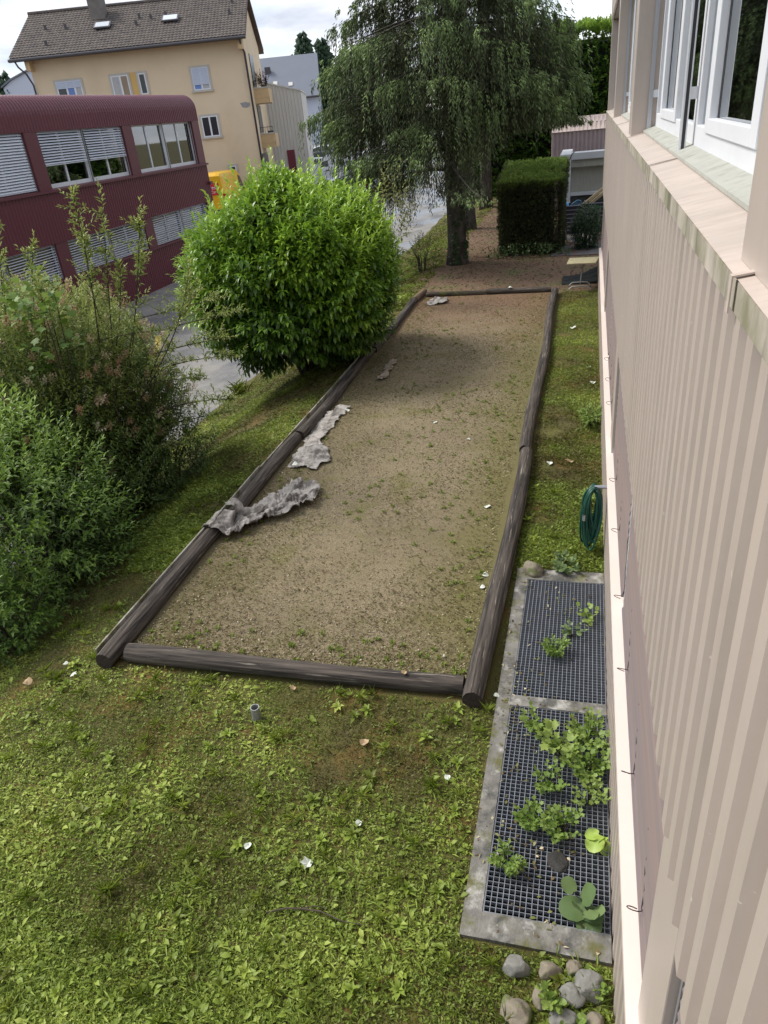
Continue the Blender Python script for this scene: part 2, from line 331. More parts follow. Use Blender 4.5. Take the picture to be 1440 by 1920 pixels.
# foliage
MT['laurel'] = leafmat('laurel_leaf', [(0, (0.0231, 0.0552, 0.0120)), (.4, (0.0955, 0.1994, 0.0209)), (.7, (0.2553, 0.4142, 0.0389)), (1, (0.4776, 0.6596, 0.0972))], .32, .35, .5)
MT['privet'] = leafmat('privet_leaf', [(0, (0.0345, 0.0585, 0.0176)), (.45, (0.1207, 0.1819, 0.0412)), (.75, (0.2587, 0.3167, 0.0764)), (1, (0.4830, 0.5197, 0.1617))], .28, .45)
MT['lush'] = leafmat('lush_leaf', [(0, (0.0329, 0.0644, 0.0158)), (.45, (0.1061, 0.1932, 0.0317)), (.75, (0.2195, 0.3381, 0.0528)), (1, (0.4024, 0.5474, 0.0990))], .3, .4)
MT['under'] = leafmat('undergrowth_leaf', [(0, (0.0240, 0.0420, 0.0150)), (.5, (0.0720, 0.1200, 0.0270)), (1, (0.2080, 0.2850, 0.0675))], .25, .5)
MT['flower'] = leafmat('flower_cluster', [(0, (.34, .20, .11)), (.5, (.46, .34, .20)), (1, (.64, .58, .42))], .2, .8)
MT['spruce'] = leafmat('spruce_needles', [(0, (0.0462, 0.0484, 0.0253)), (.4, (0.0807, 0.1005, 0.0457)), (.7, (0.1635, 0.2320, 0.0812)), (1, (0.3461, 0.4640, 0.1607))], .12, .65, .25)
MT['conifer'] = leafmat('far_conifer', [(0, (0.0240, 0.0420, 0.0270)), (.5, (0.0480, 0.0825, 0.0450)), (1, (0.1050, 0.1650, 0.0750))], .1, .7, .2)
MT['yew'] = leafmat('yew_sprays', [(0, (0.0253, 0.0230, 0.0138)), (.45, (0.0690, 0.0736, 0.0368)), (.75, (0.1150, 0.1610, 0.0517)), (1, (0.2300, 0.3335, 0.0690))], .12, .6, .3)
MT['beech'] = leafmat('broadleaf', [(0, (0.0260, 0.0625, 0.0144)), (.5, (0.0780, 0.1625, 0.0240)), (1, (0.2600, 0.4000, 0.0540))], .3, .5)
MT['grass'] = leafmat('lawn_leaves', [(0, (0.0829, 0.0648, 0.0154)), (.25, (0.1280, 0.1408, 0.0220)), (.55, (0.1881, 0.2605, 0.0352)), (.8, (0.2861, 0.3733, 0.0572)), (1, (0.4367, 0.5070, 0.1100))], .3, .5, .35)
MT['litter'] = leafmat('ground_bits', [(0, (.05, .034, .02)), (.4, (.16, .115, .06)), (.65, (.14, .16, .04)), (1, (.55, .47, .33))], .05, .9, .1)
MT['pebble'] = leafmat('pebbles', [(0, (.10, .08, .06)), (.5, (.28, .23, .15)), (1, (.52, .46, .36))], .0, .9, .2)
MT['ivy'] = leafmat('ivy_leaf', [(0, (0.0168, 0.0420, 0.0156)), (.6, (0.0560, 0.1050, 0.0325)), (1, (0.1680, 0.2380, 0.0910))], .2, .4)
MT['weed'] = leafmat('weed_leaf', [(0, (0.0600, 0.1265, 0.0200)), (.5, (0.1440, 0.2415, 0.0400)), (1, (0.3120, 0.4025, 0.1000))], .3, .5)
MT['olive'] = leafmat('sapling_leaf', [(0, (.08, .11, .03)), (1, (.26, .27, .09))], .3, .5)
MT['darkflower'] = leafmat('balcony_flower', [(0, (.02, .02, .02)), (1, (.16, .05, .07))], .1, .7)

# ------------------------------------------------------------------ ground
def sst(a, b, x): t = np.clip((np.asarray(x, float) - a) / (b - a), 0, 1); return t * t * (3 - 2 * t)
def street_z(Y): return -1.3 + 0.9 * sst(28, 58, Y) + 2.4 * sst(60, 95, Y)
def edge_x(Y):
    Y = np.asarray(Y, float)
    return -8.35 + .35 * sst(25, 40, Y) + 2.0 * sst(42, 56, Y) + 14 * sst(54, 70, Y)
def ground_z(X, Y):
    X = np.asarray(X, float); Y = np.asarray(Y, float); e = edge_x(Y); t = np.clip((X - e) / np.maximum(-4.75 - e, .5), 0, 1)
    t = t * .35 + .65 * t * t * (3 - 2 * t)
    s = street_z(Y); z = s + (0 - s) * t
    b = .03 * (fbm(np.c_[np.ravel(X), np.ravel(Y)], .9, 2).reshape(np.shape(X)) - .5) * np.where((X > e + .3), 1, 0)
    return z + np.where(X < -4.5, b, b * .5)
def grid_mesh(name, xs, ys, zf, m):
    X, Y = np.meshgrid(xs, ys); Z = zf(X, Y); V = np.c_[X.ravel(), Y.ravel(), Z.ravel()]
    nx, ny = len(xs), len(ys); i = np.arange(ny - 1)[:, None] * nx + np.arange(nx - 1)[None]; i = i.ravel()
    return npmesh(name, V, np.c_[i, i + 1, i + nx + 1, i + nx], m, smooth=True)
gm = mat('lawn_soil', (.110, .105, .024), .95, col2=(.070, .058, .016), scale=2.2, bump=.6, bscale=90)
layer(gm, (.150, .085, .020), 1.7, .50, .64, amount=.85); layer(gm, (.15, .15, .018), 1.1, .58, .72, amount=.6, loc=(5, 3, 0)); layer(gm, (.035, .032, .014), 45, .5, .7, amount=.55)
xs = np.unique(np.r_[np.arange(-900, -60, 60), np.arange(-60, -12, 4), np.arange(-12, -3.6, .2), np.arange(-3.6, 1, .4), np.arange(1, 12, 2), np.arange(12, 900, 80)])
ys = np.unique(np.r_[np.arange(-300, -6, 30), np.arange(-6, 30, .4), np.arange(30, 75, 1.5), np.arange(75, 150, 15), np.arange(150, 1500, 150)])
def gz_low(X, Y):
    z = ground_z(X, Y)
    z = np.where(X < edge_x(Y) - .25, z - .06, z)
    return np.where((X > -.9) & (X < .6) & (Y > 2.0) & (Y < 6.8), -1.5, z) if False else z
g = grid_mesh('ground', xs, ys, gz_low, gm); tag(g, kind='structure')
# cut the light-well opening out of the ground sheet
import bmesh
bm = bmesh.new(); bm.from_mesh(g.data)
geom = bm.verts[:] + bm.edges[:] + bm.faces[:]
for co, no_ in (((-.50, 0, 0), (1, 0, 0)), ((.60, 0, 0), (1, 0, 0)), ((0, 2.56, 0), (0, 1, 0)), ((0, 6.42, 0), (0, 1, 0))):
    bmesh.ops.bisect_plane(bm, geom=bm.verts[:] + bm.edges[:] + bm.faces[:], plane_co=co, plane_no=no_)
dead = [f for f in bm.faces if -.50 < f.calc_center_median().x < .60 and 2.56 < f.calc_center_median().y < 6.42]
bmesh.ops.delete(bm, geom=dead, context='FACES'); bm.to_mesh(g.data); bm.free()
# street
am = mat('wet_asphalt', (.25, .24, .22), .75, var=.25, scale=1.2, bump=.25, bscale=120)
layer(am, (.115, .115, .12), .55, .50, .60, (1, .5, 1), .75); layer(am, (.27, .25, .22), 1.3, .54, .64, amount=.7, loc=(7, 2, 0)); layer(am, (.16, .085, .055), .42, .70, .74, amount=.7, loc=(1, 9, 0))
t = am.node_tree; b = t.nodes['Principled BSDF']
wn = N(t, 'ShaderNodeTexNoise'); wn.inputs['Scale'].default_value = .5; wn.inputs['Detail'].default_value = 4; wc = N(t, 'ShaderNodeTexCoord'); wr = N(t, 'ShaderNodeMapRange')
wr.inputs['From Min'].default_value = .48; wr.inputs['From Max'].default_value = .58; wr.inputs['To Min'].default_value = .8; wr.inputs['To Max'].default_value = .28
t.links.new(wc.outputs['Object'], wn.inputs['Vector']); t.links.new(wn.outputs[0], wr.inputs[0]); t.links.new(wr.outputs[0], b.inputs['Roughness'])
sy = np.unique(np.r_[np.arange(-40, 2, 6), np.arange(2, 50, .25), np.arange(50, 130, 2.0)]); nu = 14
E_ = edge_x(sy) + .22 * (fbm(np.c_[sy, sy * 0], 1.3, 3) - .5) * 2
U = np.r_[0, .01, .03, .06, np.linspace(.1, 1, nu - 4)]
X = E_[:, None] + (-75 - E_[:, None]) * U[None]; Y = np.repeat(sy[:, None], nu, 1); Z = street_z(Y) + .004
i = (np.arange(len(sy) - 1)[:, None] * nu + np.arange(nu - 1)[None]).ravel()
st = npmesh('street', np.c_[X.ravel(), Y.ravel(), Z.ravel()], np.c_[i, i + nu, i + nu + 1, i + 1], am, smooth=True); tag(st, kind='structure')
yl = MB(); Yk = np.linspace(9, 21, 30)
px = -8.05 + (Yk - 9.5) * (-11.75 + 8.05) / 8.3
px = np.interp(Yk, [9, 11.4, 17.6, 21], [-7.0, -8.35, -11.8, -13.7])
for k in range(29):
    yl.add([(px[k] - .11, Yk[k], -1.292), (px[k] + .11, Yk[k], -1.292), (px[k + 1] + .11, Yk[k + 1], -1.292), (px[k + 1] - .11, Yk[k + 1], -1.292)], [(0, 1, 2, 3)])
yo = yl.build('street_marking', MT['yellowline'], recalc=False); tag(yo, kind='structure')
# gravel court
cm = mat('court_gravel', (.290, .238, .145), .95, col2=(.150, .118, .065), scale=60, bump=.7, bscale=140, lo=.38, hi=.62)
layer(cm, (.14, .135, .030), 1.6, .50, .68, amount=.75); layer(cm, (.17, .135, .080), .55, .48, .66, amount=.6, loc=(2, 7, 0)); layer(cm, (.14, .115, .07), 7, .52, .70, amount=.55); layer(cm, (.07, .06, .04), 38, .60, .70, amount=.7); layer(cm, (.44, .36, .25), 70, .58, .66, amount=.8)
t = cm.node_tree; b = t.nodes['Principled BSDF']
def zone(m, col, axis, a0, a1, nz=1.0, amp=1.2, amount=.85):
    """a ground cover that begins past a wavering line (needles at the far end, moss along the edges)"""
    t = m.node_tree; b = t.nodes['Principled BSDF']; c = N(t, 'ShaderNodeTexCoord'); s = N(t, 'ShaderNodeSeparateXYZ'); n = N(t, 'ShaderNodeTexNoise'); n.inputs['Scale'].default_value = nz; n.inputs['Detail'].default_value = 5
    a = N(t, 'ShaderNodeMath', operation='MULTIPLY_ADD'); a.inputs[1].default_value = amp; r = N(t, 'ShaderNodeMapRange'); r.inputs['From Min'].default_value = a0 + amp / 2; r.inputs['From Max'].default_value = a1 + amp / 2; r.inputs['To Max'].default_value = amount
    x = N(t, 'ShaderNodeMixRGB'); x.inputs[2].default_value = (*col, 1); k = t.links.new
    k(c.outputs['Object'], s.inputs[0]); k(c.outputs['Object'], n.inputs['Vector']); k(n.outputs[0], a.inputs[0]); k(s.outputs[axis], a.inputs[2]); k(a.outputs[0], r.inputs[0]); k(r.outputs[0], x.inputs[0])
    so = b.inputs['Base Color']; k(so.links[0].from_socket, x.inputs[1]); k(x.outputs[0], so)
zone(cm, (.145, .130, .040), 0, -1.75, -.95, 1.4, 1.3, .75)
zone(cm, (.125, .100, .045), 0, -3.2, -4.3, 1.2, 1.0, .75)
zone(cm, (.165, .088, .050), 1, 14.2, 18.8, 1.6, 4.0, .8)
co = grid_mesh('court_ground', np.linspace(-4.3, -.72, 30), np.linspace(4.5, 19.45, 80), lambda X, Y: .022 + .012 * fbm(np.c_[X.ravel(), Y.ravel()], 1.5, 3).reshape(X.shape), cm); tag(co, kind='structure')
nm = mat('needle_floor', (.20, .115, .068), .95, col2=(.115, .078, .045), scale=30, bump=.6, bscale=90)
layer(nm, (.10, .115, .03), 1.1, .52, .66, amount=.8); layer(nm, (.26, .17, .10), 50, .62, .70, amount=.7)
nx_, ny_ = 26, 60
ff = np.linspace(0, 1, nx_); yy = np.linspace(19.3, 44, ny_)
lx = -4.6 - .5 * np.sin(yy * .35) * .6 - .06 * (yy - 19); rx = np.where(yy < 24, .3, 2.0)
X = lx[:, None] + (rx - lx)[:, None] * ff[None]; Y = np.repeat(yy[:, None], nx_, 1); Z = ground_z(X, Y) + .006 + .012 * (fbm(np.c_[X.ravel(), Y.ravel()], 2.0).reshape(X.shape))
Z[:, 0] -= .03; Z[0, :] -= .02
i = (np.arange(ny_ - 1)[:, None] * nx_ + np.arange(nx_ - 1)[None]).ravel()
nf = npmesh('path', np.c_[X.ravel(), Y.ravel(), Z.ravel()], np.c_[i, i + 1, i + nx_ + 1, i + nx_], nm, smooth=True); tag(nf, kind='structure')
pv = MB().box(-1.1, 3, 24.4, 34.8, -.05, .035).build('pavement', MT['paving']); tag(pv, kind='structure')

# lawn leaves and grass: nobody could count them
def lawn(n, y0, y1, x0f, x1f, ln, seed, power=1.6):
    r = np.random.default_rng(seed); u = r.uniform(0, 1, n)
    a, b = y0 ** (1 - power), y1 ** (1 - power); Y = (a + (b - a) * u) ** (1 / (1 - power))
    X = x0f(Y) + (x1f(Y) - x0f(Y)) * r.uniform(0, 1, n)
    return X, Y
def clear(X, Y):
    ok = ~((X > -4.2) & (X < -.84) & (Y > 4.62) & (Y < 19.35))
    ok &= ~((X > -.585) & (Y > 2.47) & (Y < 6.52)) & (X < .32)
    ok &= ~((Y > 19.5) & (X > -4.5)) & ~((np.abs(X + 4.31) < .11) & (Y > 4.4) & (Y < 19.5)) & ~((np.abs(X + .73) < .12) & (Y > 4.4) & (Y < 19.5)) & ~((np.abs(Y - 4.53) < .1) & (X > -4.3) & (X < -.7))
    ok &= X > edge_x(Y) + .12
    return ok
parts = []
r = np.random.default_rng(11)
for (n, y0, y1, xa, xb, l0, T, pw) in ((300000, 1.2, 9, -7.0, .32, .025, T_LEAF, 1.9), (90000, 6, 20, -8.6, -4.3, .045, T_LEAF, 1.6), (40000, 6.3, 19.5, -.68, .32, .036, T_LEAF, 1.5), (26000, 18, 45, -8.4, -4.3, .085, T_LEAF, 1.5), (16000, 1.2, 7, -5.8, .3, .052, T_LEAF6, 1.9)):
    X, Y = lawn(n, y0, y1, lambda y: np.full_like(y, xa), lambda y: np.full_like(y, xb), l0, 3, pw)
    k = clear(X, Y); X, Y = X[k], Y[k]; P2 = np.c_[X, Y]
    moss = fbm(P2 + 31, 1.5, 3); fine = fbm(P2, 5, 2)
    keep = r.uniform(0, 1, len(X)) < np.clip(1.75 - 3.4 * (moss - .36) - .9 * (fine - .5), .05, 1)
    if l0 == .052: keep &= moss < .56
    X, Y, moss, fine = X[keep], Y[keep], moss[keep], fine[keep]; m_ = len(X)
    a = r.uniform(0, 2 * np.pi, m_)
    # rosettes: leaves lean away from cell centres
    cx, cy = np.round(X / .075) * .075, np.round(Y / .075) * .075
    ra = np.arctan2(Y - cy, X - cx); a = np.where(r.uniform(0, 1, m_) < .5, ra, a)
    el = r.uniform(.05, .85, m_); d = np.c_[np.cos(a) * np.cos(el), np.sin(a) * np.cos(el), np.sin(el)]
    ln = l0 * r.uniform(.5, 1.35, m_); blade = r.uniform(0, 1, m_) < .52
    wd_ = np.where(blade, ln * .16, ln * r.uniform(.38, .62, m_)); ln = np.where(blade, ln * 1.5, ln)
    big = fbm(np.c_[X, Y] + 7, .55, 2)
    tint = .55 + .9 * (big - .5) - 1.1 * (moss - .45) + r.normal(0, .12, m_) + .25 * (fine - .5)
    Zg = ground_z(X, Y) + r.uniform(.0, .022, m_)
    parts.append(leaves(T, np.c_[X, Y, Zg], d, ln, wd_, np.clip(tint, 0, 1)))
for T in (T_LEAF, T_LEAF6):
    sel = [p for p in parts if len(p[0]) and p[1].shape[0] % 1 == 0]
n = 170000; Y = 1.2 + 8 * r.uniform(0, 1, n) ** 1.5; X = r.uniform(-5.6, .3, n); k = clear(X, Y); X, Y = X[k], Y[k]; ms = fbm(np.c_[X, Y] + 31, 1.5, 3); k = r.uniform(0, 1, len(X)) < np.clip((ms - .38) * 4, .12, 1); X, Y, ms = X[k], Y[k], ms[k]; n = len(X)
a = r.uniform(0, 6.28, n); el = r.uniform(.1, 1.3, n); mb2 = fbm(np.c_[X, Y] + 60, 2.2, 2)
parts.append(leaves(T_LEAF, np.c_[X, Y, ground_z(X, Y) + r.uniform(0, .012, n)], np.c_[np.cos(a) * np.cos(el), np.sin(a) * np.cos(el), np.sin(el)], r.uniform(.010, .028, n), r.uniform(.003, .008, n), np.clip(.16 + .9 * (mb2 - .42) + r.normal(0, .12, n), 0, .8)))
n = 260; Y = 1.3 + 7.5 * r.uniform(0, 1, n) ** 1.3; X = r.uniform(-5.2, .25, n); k = clear(X, Y) & (fbm(np.c_[X, Y] + 31, 1.5, 3) < .60); X, Y = X[k], Y[k]; n = len(X)
parts.append(shoots(np.c_[X, Y, ground_z(X, Y) + .012], np.c_[r.normal(0, .15, n), r.normal(0, .15, n), np.ones(n)], 9, .015, 1.15, r.uniform(.05, .10), .032, np.clip(r.normal(.62, .18, n), 0, 1), .0, T_LEAF6, .0, r))
n = 260; Y = 1.3 + 7 * r.uniform(0, 1, n) ** 1.3; X = r.uniform(-5.2, .25, n); k = clear(X, Y); X, Y = X[k], Y[k]; n = len(X)
parts.append(shoots(np.c_[X, Y, ground_z(X, Y) + .02], np.c_[r.normal(0, .2, n), r.normal(0, .2, n), np.ones(n)], 14, .02, .75, .13, .006, np.clip(r.normal(.75, .15, n), 0, 1), .1, T_LEAF, .1, r))
V, F, tt = merge(*parts)
gr = npmesh('grass', V, F, MT['grass'], tint=tt); tag(gr, 'low lawn of clover and broad leaves with mossy patches', 'grass', kind='stuff')
# needles, chips and moss bits on the court and under the spruces
n = 60000; X = r.uniform(-4.18, -.86, n); Y = 4.62 + (19.3 - 4.62) * r.uniform(0, 1, n) ** 1.5
e = np.minimum(X + 4.18, -.86 - X); e = np.minimum(e, Y - 4.62); m3 = fbm(np.c_[X, Y] + 3, 1.2, 3)
keep = r.uniform(0, 1, n) < np.clip(.32 + 1.4 * (m3 - .45) + .8 * np.exp(-e * 2.2), .05, 1); X, Y, e, m3 = X[keep], Y[keep], e[keep], m3[keep]; n = len(X)
a = r.uniform(0, 6.28, n); el = r.uniform(0, .5, n); tint = np.clip(r.normal(.42, .22, n) + .12 * np.exp(-e * 3), 0, 1)
P1 = leaves(T_LEAF, np.c_[X, Y, np.full(n, .034)], np.c_[np.cos(a) * np.cos(el), np.sin(a) * np.cos(el), np.sin(el)], r.uniform(.012, .045, n), r.uniform(.004, .014, n), tint)
n = 9000; X = r.uniform(-5.6, .3, n); Y = r.uniform(19.6, 40, n); k = X > -4.9; X, Y = X[k], Y[k]; n = len(X); a = r.uniform(0, 6.28, n)
P2 = leaves(T_LEAF, np.c_[X, Y, ground_z(X, Y) + .02], np.c_[np.cos(a), np.sin(a), r.uniform(0, .4, n)], r.uniform(.03, .10, n), r.uniform(.01, .035, n), np.clip(r.normal(.35, .25, n), 0, 1))
n = 900; X = r.uniform(-.57, .3, n); Y = r.uniform(2.5, 6.5, n); k = r.uniform(0, 1, n) < np.clip(3 * (fbm(np.c_[X, Y], 2.5, 2) - .42), .06, 1); X, Y = X[k], Y[k]; n = len(X); a = r.uniform(0, 6.28, n)
P3 = leaves(T_LEAF6, np.c_[X, Y, np.full(n, .032)], np.c_[np.cos(a), np.sin(a), r.uniform(-.1, .3, n)], r.uniform(.015, .05, n), r.uniform(.006, .022, n), np.clip(r.normal(.5, .3, n), 0, 1))
V, F, tt = merge(P1, P2, P3)
lo = npmesh('ground_litter', V, F, MT['litter'], tint=tt); tag(lo, 'scattered needles, chips and moss bits on the gravel court', 'litter', kind='stuff')
n = 26000; X = r.uniform(-4.18, -.86, n); Y = 4.62 + 13.5 * r.uniform(0, 1, n) ** 1.7; k = fbm(np.c_[X, Y] + 80, .8, 2) > .36 + .2 * r.uniform(0, 1, n); X, Y = X[k], Y[k]; n = len(X); a = r.uniform(0, 6.28, n); sz_ = .008 * r.lognormal(0, .4, n)
V, F, tt = leaves(T_SPIN, np.c_[X, Y, np.full(n, .030) + sz_ * .2], np.c_[np.cos(a), np.sin(a), r.normal(0, .15, n)], sz_ * 1.4, sz_, np.clip(r.normal(.62, .25, n), 0, 1))
pb_ = npmesh('pebbles', V, F, MT['pebble'], tint=tt); tag(pb_, 'loose pale pebbles on the gravel court', 'pebbles', kind='stuff')
# weeds growing in the court
X, Y = [], []
for _ in range(700):
    x, y = r.uniform(-4.15, -.9), 4.65 + 14.5 * r.uniform() ** 1.6
    if fbm([[x + 40, y, 0]], .9, 2)[0] + .25 * (min(x + 4.15, -.9 - x, y - 4.65) < .5) > .52 + .25 * r.uniform(): X.append(x); Y.append(y)
X, Y = np.array(X), np.array(Y)
V, F, tt = shoots(np.c_[X, Y, np.full(len(X), .025)], np.c_[r.normal(0, .2, len(X)), r.normal(0, .2, len(X)), np.ones(len(X))], 9, .02, 1.25, .055, .022, .42, 0, r=r)
wo_ = npmesh('weeds', V, F, MT['grass'], tint=tt); tag(wo_, 'small green weeds sprouting through the gravel court', 'weeds', kind='stuff')

# ------------------------------------------------------------------ ribbed-sheet office buildings
def ribs(path, y0, y1, pitch, depth, prof=(0, .18, .60, .78)):
    """sheet with trapezoid ribs across Y; path = [(x, z, nx, nz)]"""
    Ys, D = [], []; k0 = math.floor(y0 / pitch); k1 = math.ceil(y1 / pitch)
    for k in range(k0, k1):
        for f, dd in zip(prof, (0, 1, 1, 0)):
            y = (k + f) * pitch
            if y0 <= y <= y1: Ys.append(y); D.append(dd * depth)
    Ys = np.r_[y0, Ys, y1]; D = np.r_[0, D, 0]; n = len(Ys)
    V = np.concatenate([np.c_[x + nx * D, Ys, z + nz * D] for x, z, nx, nz in path]); m = len(path)
    i = (np.arange(m - 1)[:, None] * n + np.arange(n - 1)[None]).ravel()
    return V, np.c_[i, i + 1, i + n + 1, i + n]
def office(root, xf, sg, y0, y1, zb, zl, zt, zs, zw, zr, rad, posts, pitch, depth, mc, mp, mledge, msill, medge, ubl, lbl, back, fine, ledge_out, sill_out, win_in, lwin_in):
    """sg = outward direction along X; z: base, lower ledge, spandrel bottom, sill, window head, roof"""
    X = lambda o: xf + sg * o
    def sheet(name, path):
        V, F = ribs([(X(o), z, sg * no, nz) for o, z, no, nz in path], y0, y1, pitch, depth); return npmesh(name, V, F, mc, root)
    sheet('base_cladding', [(0, zb, 1, 0), (0, zl - .03, 1, 0)])
    sheet('spandrel_cladding', [(0, zt, 1, 0), (0, zs - .04, 1, 0)])
    arc = [(0, zw, 1, 0)] + [(-rad * (1 - math.cos(a)), zr - rad + rad * math.sin(a), math.cos(a), math.sin(a)) for a in np.linspace(0, math.pi / 2, 9)] + [(-back + .02, zr + .02, 0, 1)]
    sheet('roof_cladding', arc)
    # body behind
    body = MB()
    poly = [(X(-.02), zb - .3), (X(-.02), zl - .06), (X(-lwin_in - .5), zl - .06), (X(-lwin_in - .5), zl - .3), (X(-back), zl - .3), (X(-back), zb - .3)]
    body.prism([(p[0], p[1]) for p in poly], 'y', y0 + .004, y1 - .004)
    body.prism([(X(-.015), zt + .01), (X(-.015), zs - .06), (X(-back), zs - .06), (X(-back), zt + .01)], 'y', y0 + .004, y1 - .004)
    top = [(X(-.015), zw + .01)] + [(X(-.015 - rad * (1 - math.cos(a))), zr - rad - .015 + rad * math.sin(a)) for a in np.linspace(0, math.pi / 2, 9)] + [(X(-back), zr - .01), (X(-back), zw + .01)]
    body.prism(top, 'y', y0 + .004, y1 - .004)
    body.box(X(-back), X(-back + .2), y0, y1, zb, zr - .05)
    for ya, yb in ((y0, y0 + .2), (y1 - .2, y1)): body.box(X(-.3), X(-back + .2), ya + .006, yb - .006, zb, zr - .4)
    body.build('wall', mp, root)
    room = MB().box(X(-lwin_in - 2.6), X(-lwin_in - 2.5), y0 + .3, y1 - .3, zl, zt).box(X(-win_in - 2.6), X(-win_in - 2.5), y0 + .3, y1 - .3, zs - .05, zw)
    room.build('room_wall', MT['room'] if fine else MT['roomlight'], root)
    # ledge and sill flashings
    MB().prism([(X(ledge_out), zl), (X(ledge_out), zl - .05), (X(ledge_out - .012), zl - .05), (X(-lwin_in), zl - .012), (X(-lwin_in), zl + .012)], 'y', y0, y1).build('ledge', mledge, root)
    MB().prism([(X(sill_out), zs), (X(sill_out - .005), zs - .006), (X(-win_in), zs + .025), (X(-win_in), zs + .045)], 'y', y0, y1).build('sill', msill, root)
    MB().box(X(sill_out - .002), X(.003 + depth), y0, y1, zs - .07, zs - .006).build('sill_edge', medge, root)
    for (pa, pb) in posts:
        MB().box(X(.018), X(-win_in - .1), pa, pb, zs + .005, zw - .002).build('post', mp, root, bevel=.006)
        MB().box(X(-.003), X(-lwin_in - .1), pa, pb, zl + .004, zt - .002).build('post', mp, root, bevel=.006)
    bays = [(posts[k][1], posts[k + 1][0]) for k in range(len(posts) - 1)]
    for bi, (a, b) in enumerate(bays):
        mid = (a + b) / 2
        for hi, (ha, hb) in enumerate(((a, mid - .02), (mid + .02, b))):
            for lev in (0, 1):
                zi, ze, wi = ((zl, zt, lwin_in), (zs, zw, win_in))[lev]
                xw = X(-wi); fr = MB(); t = .05
                zi2 = zi + (.045 if lev else .012)
                zb_ = .13 if lev else .07
                fr.box(xw, X(-wi - .06), ha, ha + t * 1.3, zi2, ze); fr.box(xw, X(-wi - .06), hb - t * 1.3, hb, zi2, ze)
                fr.box(X(-wi + .001), X(-wi - .06), ha + t * 1.3, hb - t * 1.3, zi2, zi2 + zb_); fr.box(X(-wi + .001), X(-wi - .06), ha + t * 1.3, hb - t * 1.3, ze - .06, ze)
                if lev and fine: sp = (ha + (1.05 if hi else 1.1), ha + (2.35 if hi else 2.45))
                else: sp = ((ha + hb) / 2 - .04, (ha + hb) / 2 + .04)
                w_ = fr.build('window', MT['white'], root, bevel=.004 if fine else 0)
                z0 = zi2 + zb_; g_ = MB()
                g_.box(X(-wi - .03), X(-wi - .036), ha + .06, hb - .06, z0 - .01, ze - .05); g_.build('pane', MT['glass'], w_)
                s_ = MB()
                if lev and fine:
                    p0, p1 = sp; s_.box(X(-wi + .012), X(-wi - .028), p0, p0 + .13, z0 - .02, ze - .06); s_.box(X(-wi + .012), X(-wi - .028), p1 - .13, p1, z0 - .02, ze - .06)
                    s_.box(X(-wi + .013), X(-wi - .028), p0 + .13, p1 - .13, z0 - .02, z0 + .045)
                    s_.box(X(-wi + .011), X(-wi - .028), p0 + .13, p1 - .13, ze - .14, ze - .06); s_.build('sash', MT['white'], w_, bevel=.004)
                    [MB().box(X(-wi - .0288), X(-wi - .0296), q_ - .0175, q_ + .0175, z0 + .02, ze - .1).build('seal', MT['dark'], w_) for q_ in (p0 + .145, p1 - .145)]
                    for (ca_, cb_) in ((ha + .12, ha + .55), (p0 + .18, p0 + .62), (p1 - .1, p1 + .35)):
                        yc_ = np.linspace(ca_, cb_, 40); xc_ = X(-wi - .22) + .022 * np.sin(yc_ * 62) + .01 * np.sin(yc_ * 23); V_ = np.r_[np.c_[xc_, yc_, np.full(40, z0 - .02)], np.c_[xc_, yc_, np.full(40, ze - .08)]]; i_ = np.arange(39)
                        npmesh('curtain', V_, np.c_[i_, i_ + 1, i_ + 41, i_ + 40], MT['curtain'], w_, smooth=True)
                else:
                    s_.box(X(-wi + .005), X(-wi - .028), sp[0], sp[1], z0, ze - .06); s_.build('mullion', MT['white'], w_)
                # blind
                frac, tilt, bm_ = (ubl[bi] if lev else lbl[bi])
                if frac > 0:
                    xo = X(-wi + (.045 if fine else .09)); sw, sp_ = (.075, .072) if fine else (.085, .085); nsl = int((ze - zi - .06) * frac / sp_); bl = MB()
                    for q in range(nsl):
                        zz = ze - .05 - q * sp_; dx = sg * sw / 2 * math.cos(tilt); dz = sw / 2 * math.sin(tilt)
                        bl.add([(xo - dx, ha + .07, zz + dz), (xo, ha + .07, zz + .012), (xo + dx, ha + .07, zz - dz), (xo - dx, hb - .07, zz + dz), (xo, hb - .07, zz + .012), (xo + dx, hb - .07, zz - dz)], [(0, 1, 4, 3), (1, 2, 5, 4)])
                    zz = ze - .05 - nsl * sp_; bl.box(xo - .02, xo + .02, ha + .07, hb - .07, zz + .01, zz + .04)
                    bo = bl.build('blind', bm_, root, recalc=False)
        # guide rails and middle rail
        for lev in (0, 1):
            zi, ze, wi = ((zl, zt, lwin_in), (zs, zw, win_in))[lev]; o_ = .05 if fine else .1
            if lev and fine: o_ = .075
            rl = MB().prism([(X(-wi + o_ - .035), mid - .03), (X(-wi + o_), mid - .03), (X(-wi + o_), mid - .012), (X(-wi + o_ - .02), mid - .011), (X(-wi + o_ - .02), mid + .011), (X(-wi + o_), mid + .012), (X(-wi + o_), mid + .03), (X(-wi + o_ - .035), mid + .03)], 'z', zi + .01, ze)
            ro_ = rl.build('guide_rail', MT['white'] if fine else MT['alu'], root)
            MB().box(X(-wi + o_ - .018), X(-wi + o_ - .003), mid - .0105, mid + .0105, zi + .012, ze).build('track', MT['lead'], ro_); MB().box(X(-wi + o_ - .027), X(-wi + o_ - .010), mid - .0325, mid - .0295, zi + .012, ze).build('track', MT['dark'], ro_)
            for yq in (a + .02, b - .04): MB().box(X(-wi + o_ - .035), X(-wi + o_), yq, yq + .02, zi + .01, ze).build('guide_rail', MT['alu'], root)
